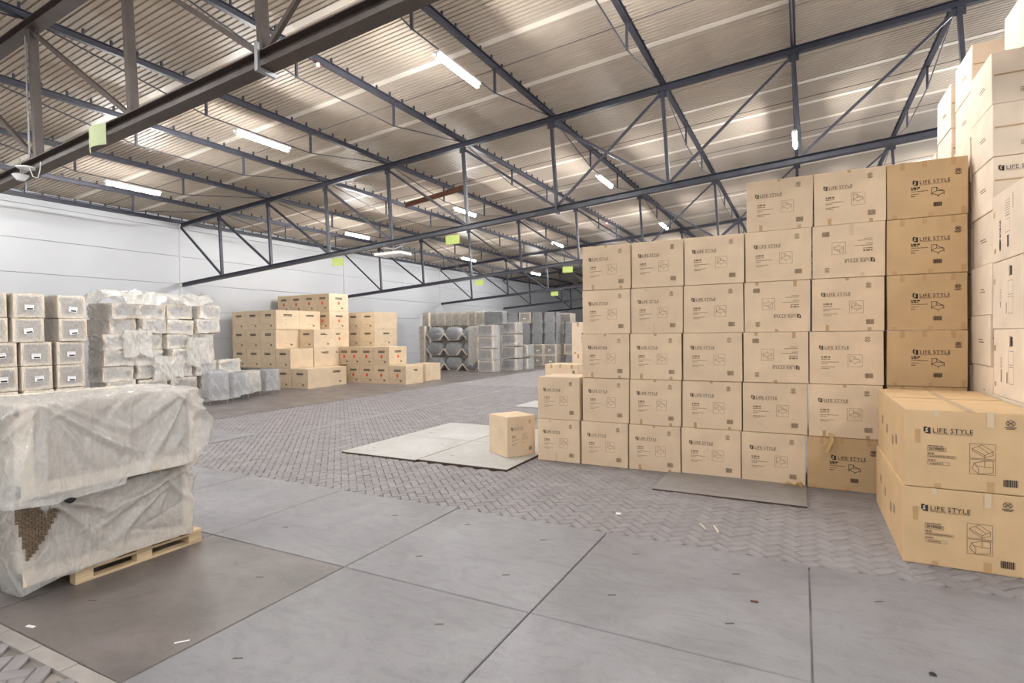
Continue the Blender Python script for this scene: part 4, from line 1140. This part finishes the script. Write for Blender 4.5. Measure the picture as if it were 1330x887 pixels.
# torn spot showing the dark wicker arm and its caster
mb = MB(); weave(mb, .545, -.80, -.42, .16, .72, 17, 26, 0, lambda u, v: v < 1.02 - .25 * u and v > .05 + 1.0 * u ** 1.5 and u > .25 - .3 * v); mb.build('exposed_wicker', mat('brown_wicker', (112, 95, 76), .7, vary=.2, nscale=20), s1)
MB().tube([(.50, -.43, .70), (.60, -.43, .70)], [.045, .045], 14).build('caster', M_BLACK, s1)
s2 = sofa((-6.14, 2.88, .93), 1.5, .94, .78, 'upper film-wrapped wicker sofa lying on top of the lower one', True)
def warp2(v, sk, f):
    if sk and v.y > .7: v.y += .16 * f * max(0, math.sin((v.z - .1) * 6)) ; 
    if sk and v.x > .4: v.z += .06 * f * (v.y + .3)
    return v
bigfilm('plastic_sheet', s2, None, 1.0, 1.57, .80, 8, .07, .06, .03, .12, M_FILMBIG, z_low=-.02, warp=warp2)
s3 = sofa((-6.9, 1.35, .0), 1.3, 1.0, 1.2, 'film-wrapped sofa cut off by the left frame edge', False)
bigfilm('plastic_sheet', s3, None, 1.08, 1.4, 1.22, 12, .05, .03, .03, .12, M_FILMBIG, z_low=.06, nt=160)

# ---------------------------------------------------------------- small debris
def bit(name, mb, m, loc, lab, cat, rzz=0, group=None):
    o = mb.build(name, m, None, loc, (0, 0, rzz)); tag(o, lab, cat, group); return o
bit('wood_splinter', MB().box(-.008, .008, -.11, .11, 0, .012), M_SPLINT, (-0.87, 6.58, .004), 'longer pale splinter lying on the bricks before the box wall', 'splinter', .35)
bit('wood_splinter', MB().box(-.004, .004, -.09, .09, 0, .008), M_SPLINT, (-1.02, 6.62, .004), 'thin pale splinter beside the longer one on the bricks', 'splinter', .5)
bit('paper_scrap', MB().box(-.03, .03, -.025, .025, 0, .012), M_PAPER, (-2.02, 6.63, .004), 'tiny white paper scrap on the bricks near the slab edge', 'scrap', .3)
bit('paper_scrap', MB().box(-.05, .05, -.006, .006, 0, .004), M_PAPER, (-4.06, 2.45, .006), 'thin white scrap on the dark slab before the pallet', 'scrap', .9)
bit('paper_scrap', MB().box(-.04, .04, -.012, .012, 0, .004), M_PAPER, (-5.35, 2.05, .006), 'small white scrap in the shade left of the pallet', 'scrap', .2)
bit('leaf_scrap', MB().box(-.03, .03, -.012, .012, 0, .006), M_RUST, (-0.36, 4.95, .006), 'small brown scrap on the right-hand slab', 'scrap', .1)
bit('stone_chip', MB().add([(-.02, -.015, 0), (.02, -.015, 0), (.022, .016, 0), (-.018, .017, 0), (-.01, -.005, .015), (.01, -.006, .018), (.008, .008, .014), (-.008, .007, .016)], [(0, 1, 5, 4), (1, 2, 6, 5), (2, 3, 7, 6), (3, 0, 4, 7), (4, 5, 6, 7)]), M_BLACK, (.74, 4.4, .006), 'dark stone chip on the lower right slab', 'stone')
st = MB()
st.tube([(-.16, 0, .01), (-.06, .01, .05), (.02, -.01, .02), (.1, 0, .06), (.15, .02, .004)], [.004, .018, .012, .016, .004], 6).tube([(.02, 0, .02), (.06, -.03, .07), (.12, -.05, .01)], [.006, .014, .004], 6)
bit('tape_scrap', st, M_STRAW, (-.12, 8.82, .02), 'crumpled tan tape scrap on the floor below the box wall', 'scrap')
hs_ = MB(); pts = [(-.0, -.012, .0), (.03, -.03, -.1), (-.02, -.028, -.2), (-.04, -.03, -.28)]
for k in range(3):
    a, b = pts[k], pts[k + 1]
    hs_.add([(a[0] - .02, a[1], a[2]), (a[0] + .025, a[1] - .01, a[2]), (b[0] + .02, b[1] - .012, b[2]), (b[0] - .02, b[1], b[2])], [(0, 1, 2, 3)])
    hs_.add([(a[0] - .02, a[1] + .003, a[2]), (a[0] + .025, a[1] - .007, a[2]), (b[0] + .02, b[1] - .009, b[2]), (b[0] - .02, b[1] + .003, b[2])], [(3, 2, 1, 0)])
bit('tape_scrap', hs_, M_STRAW, (.34, 8.93, .80), 'strip of torn tape hanging over a box of the bottom row', 'scrap')
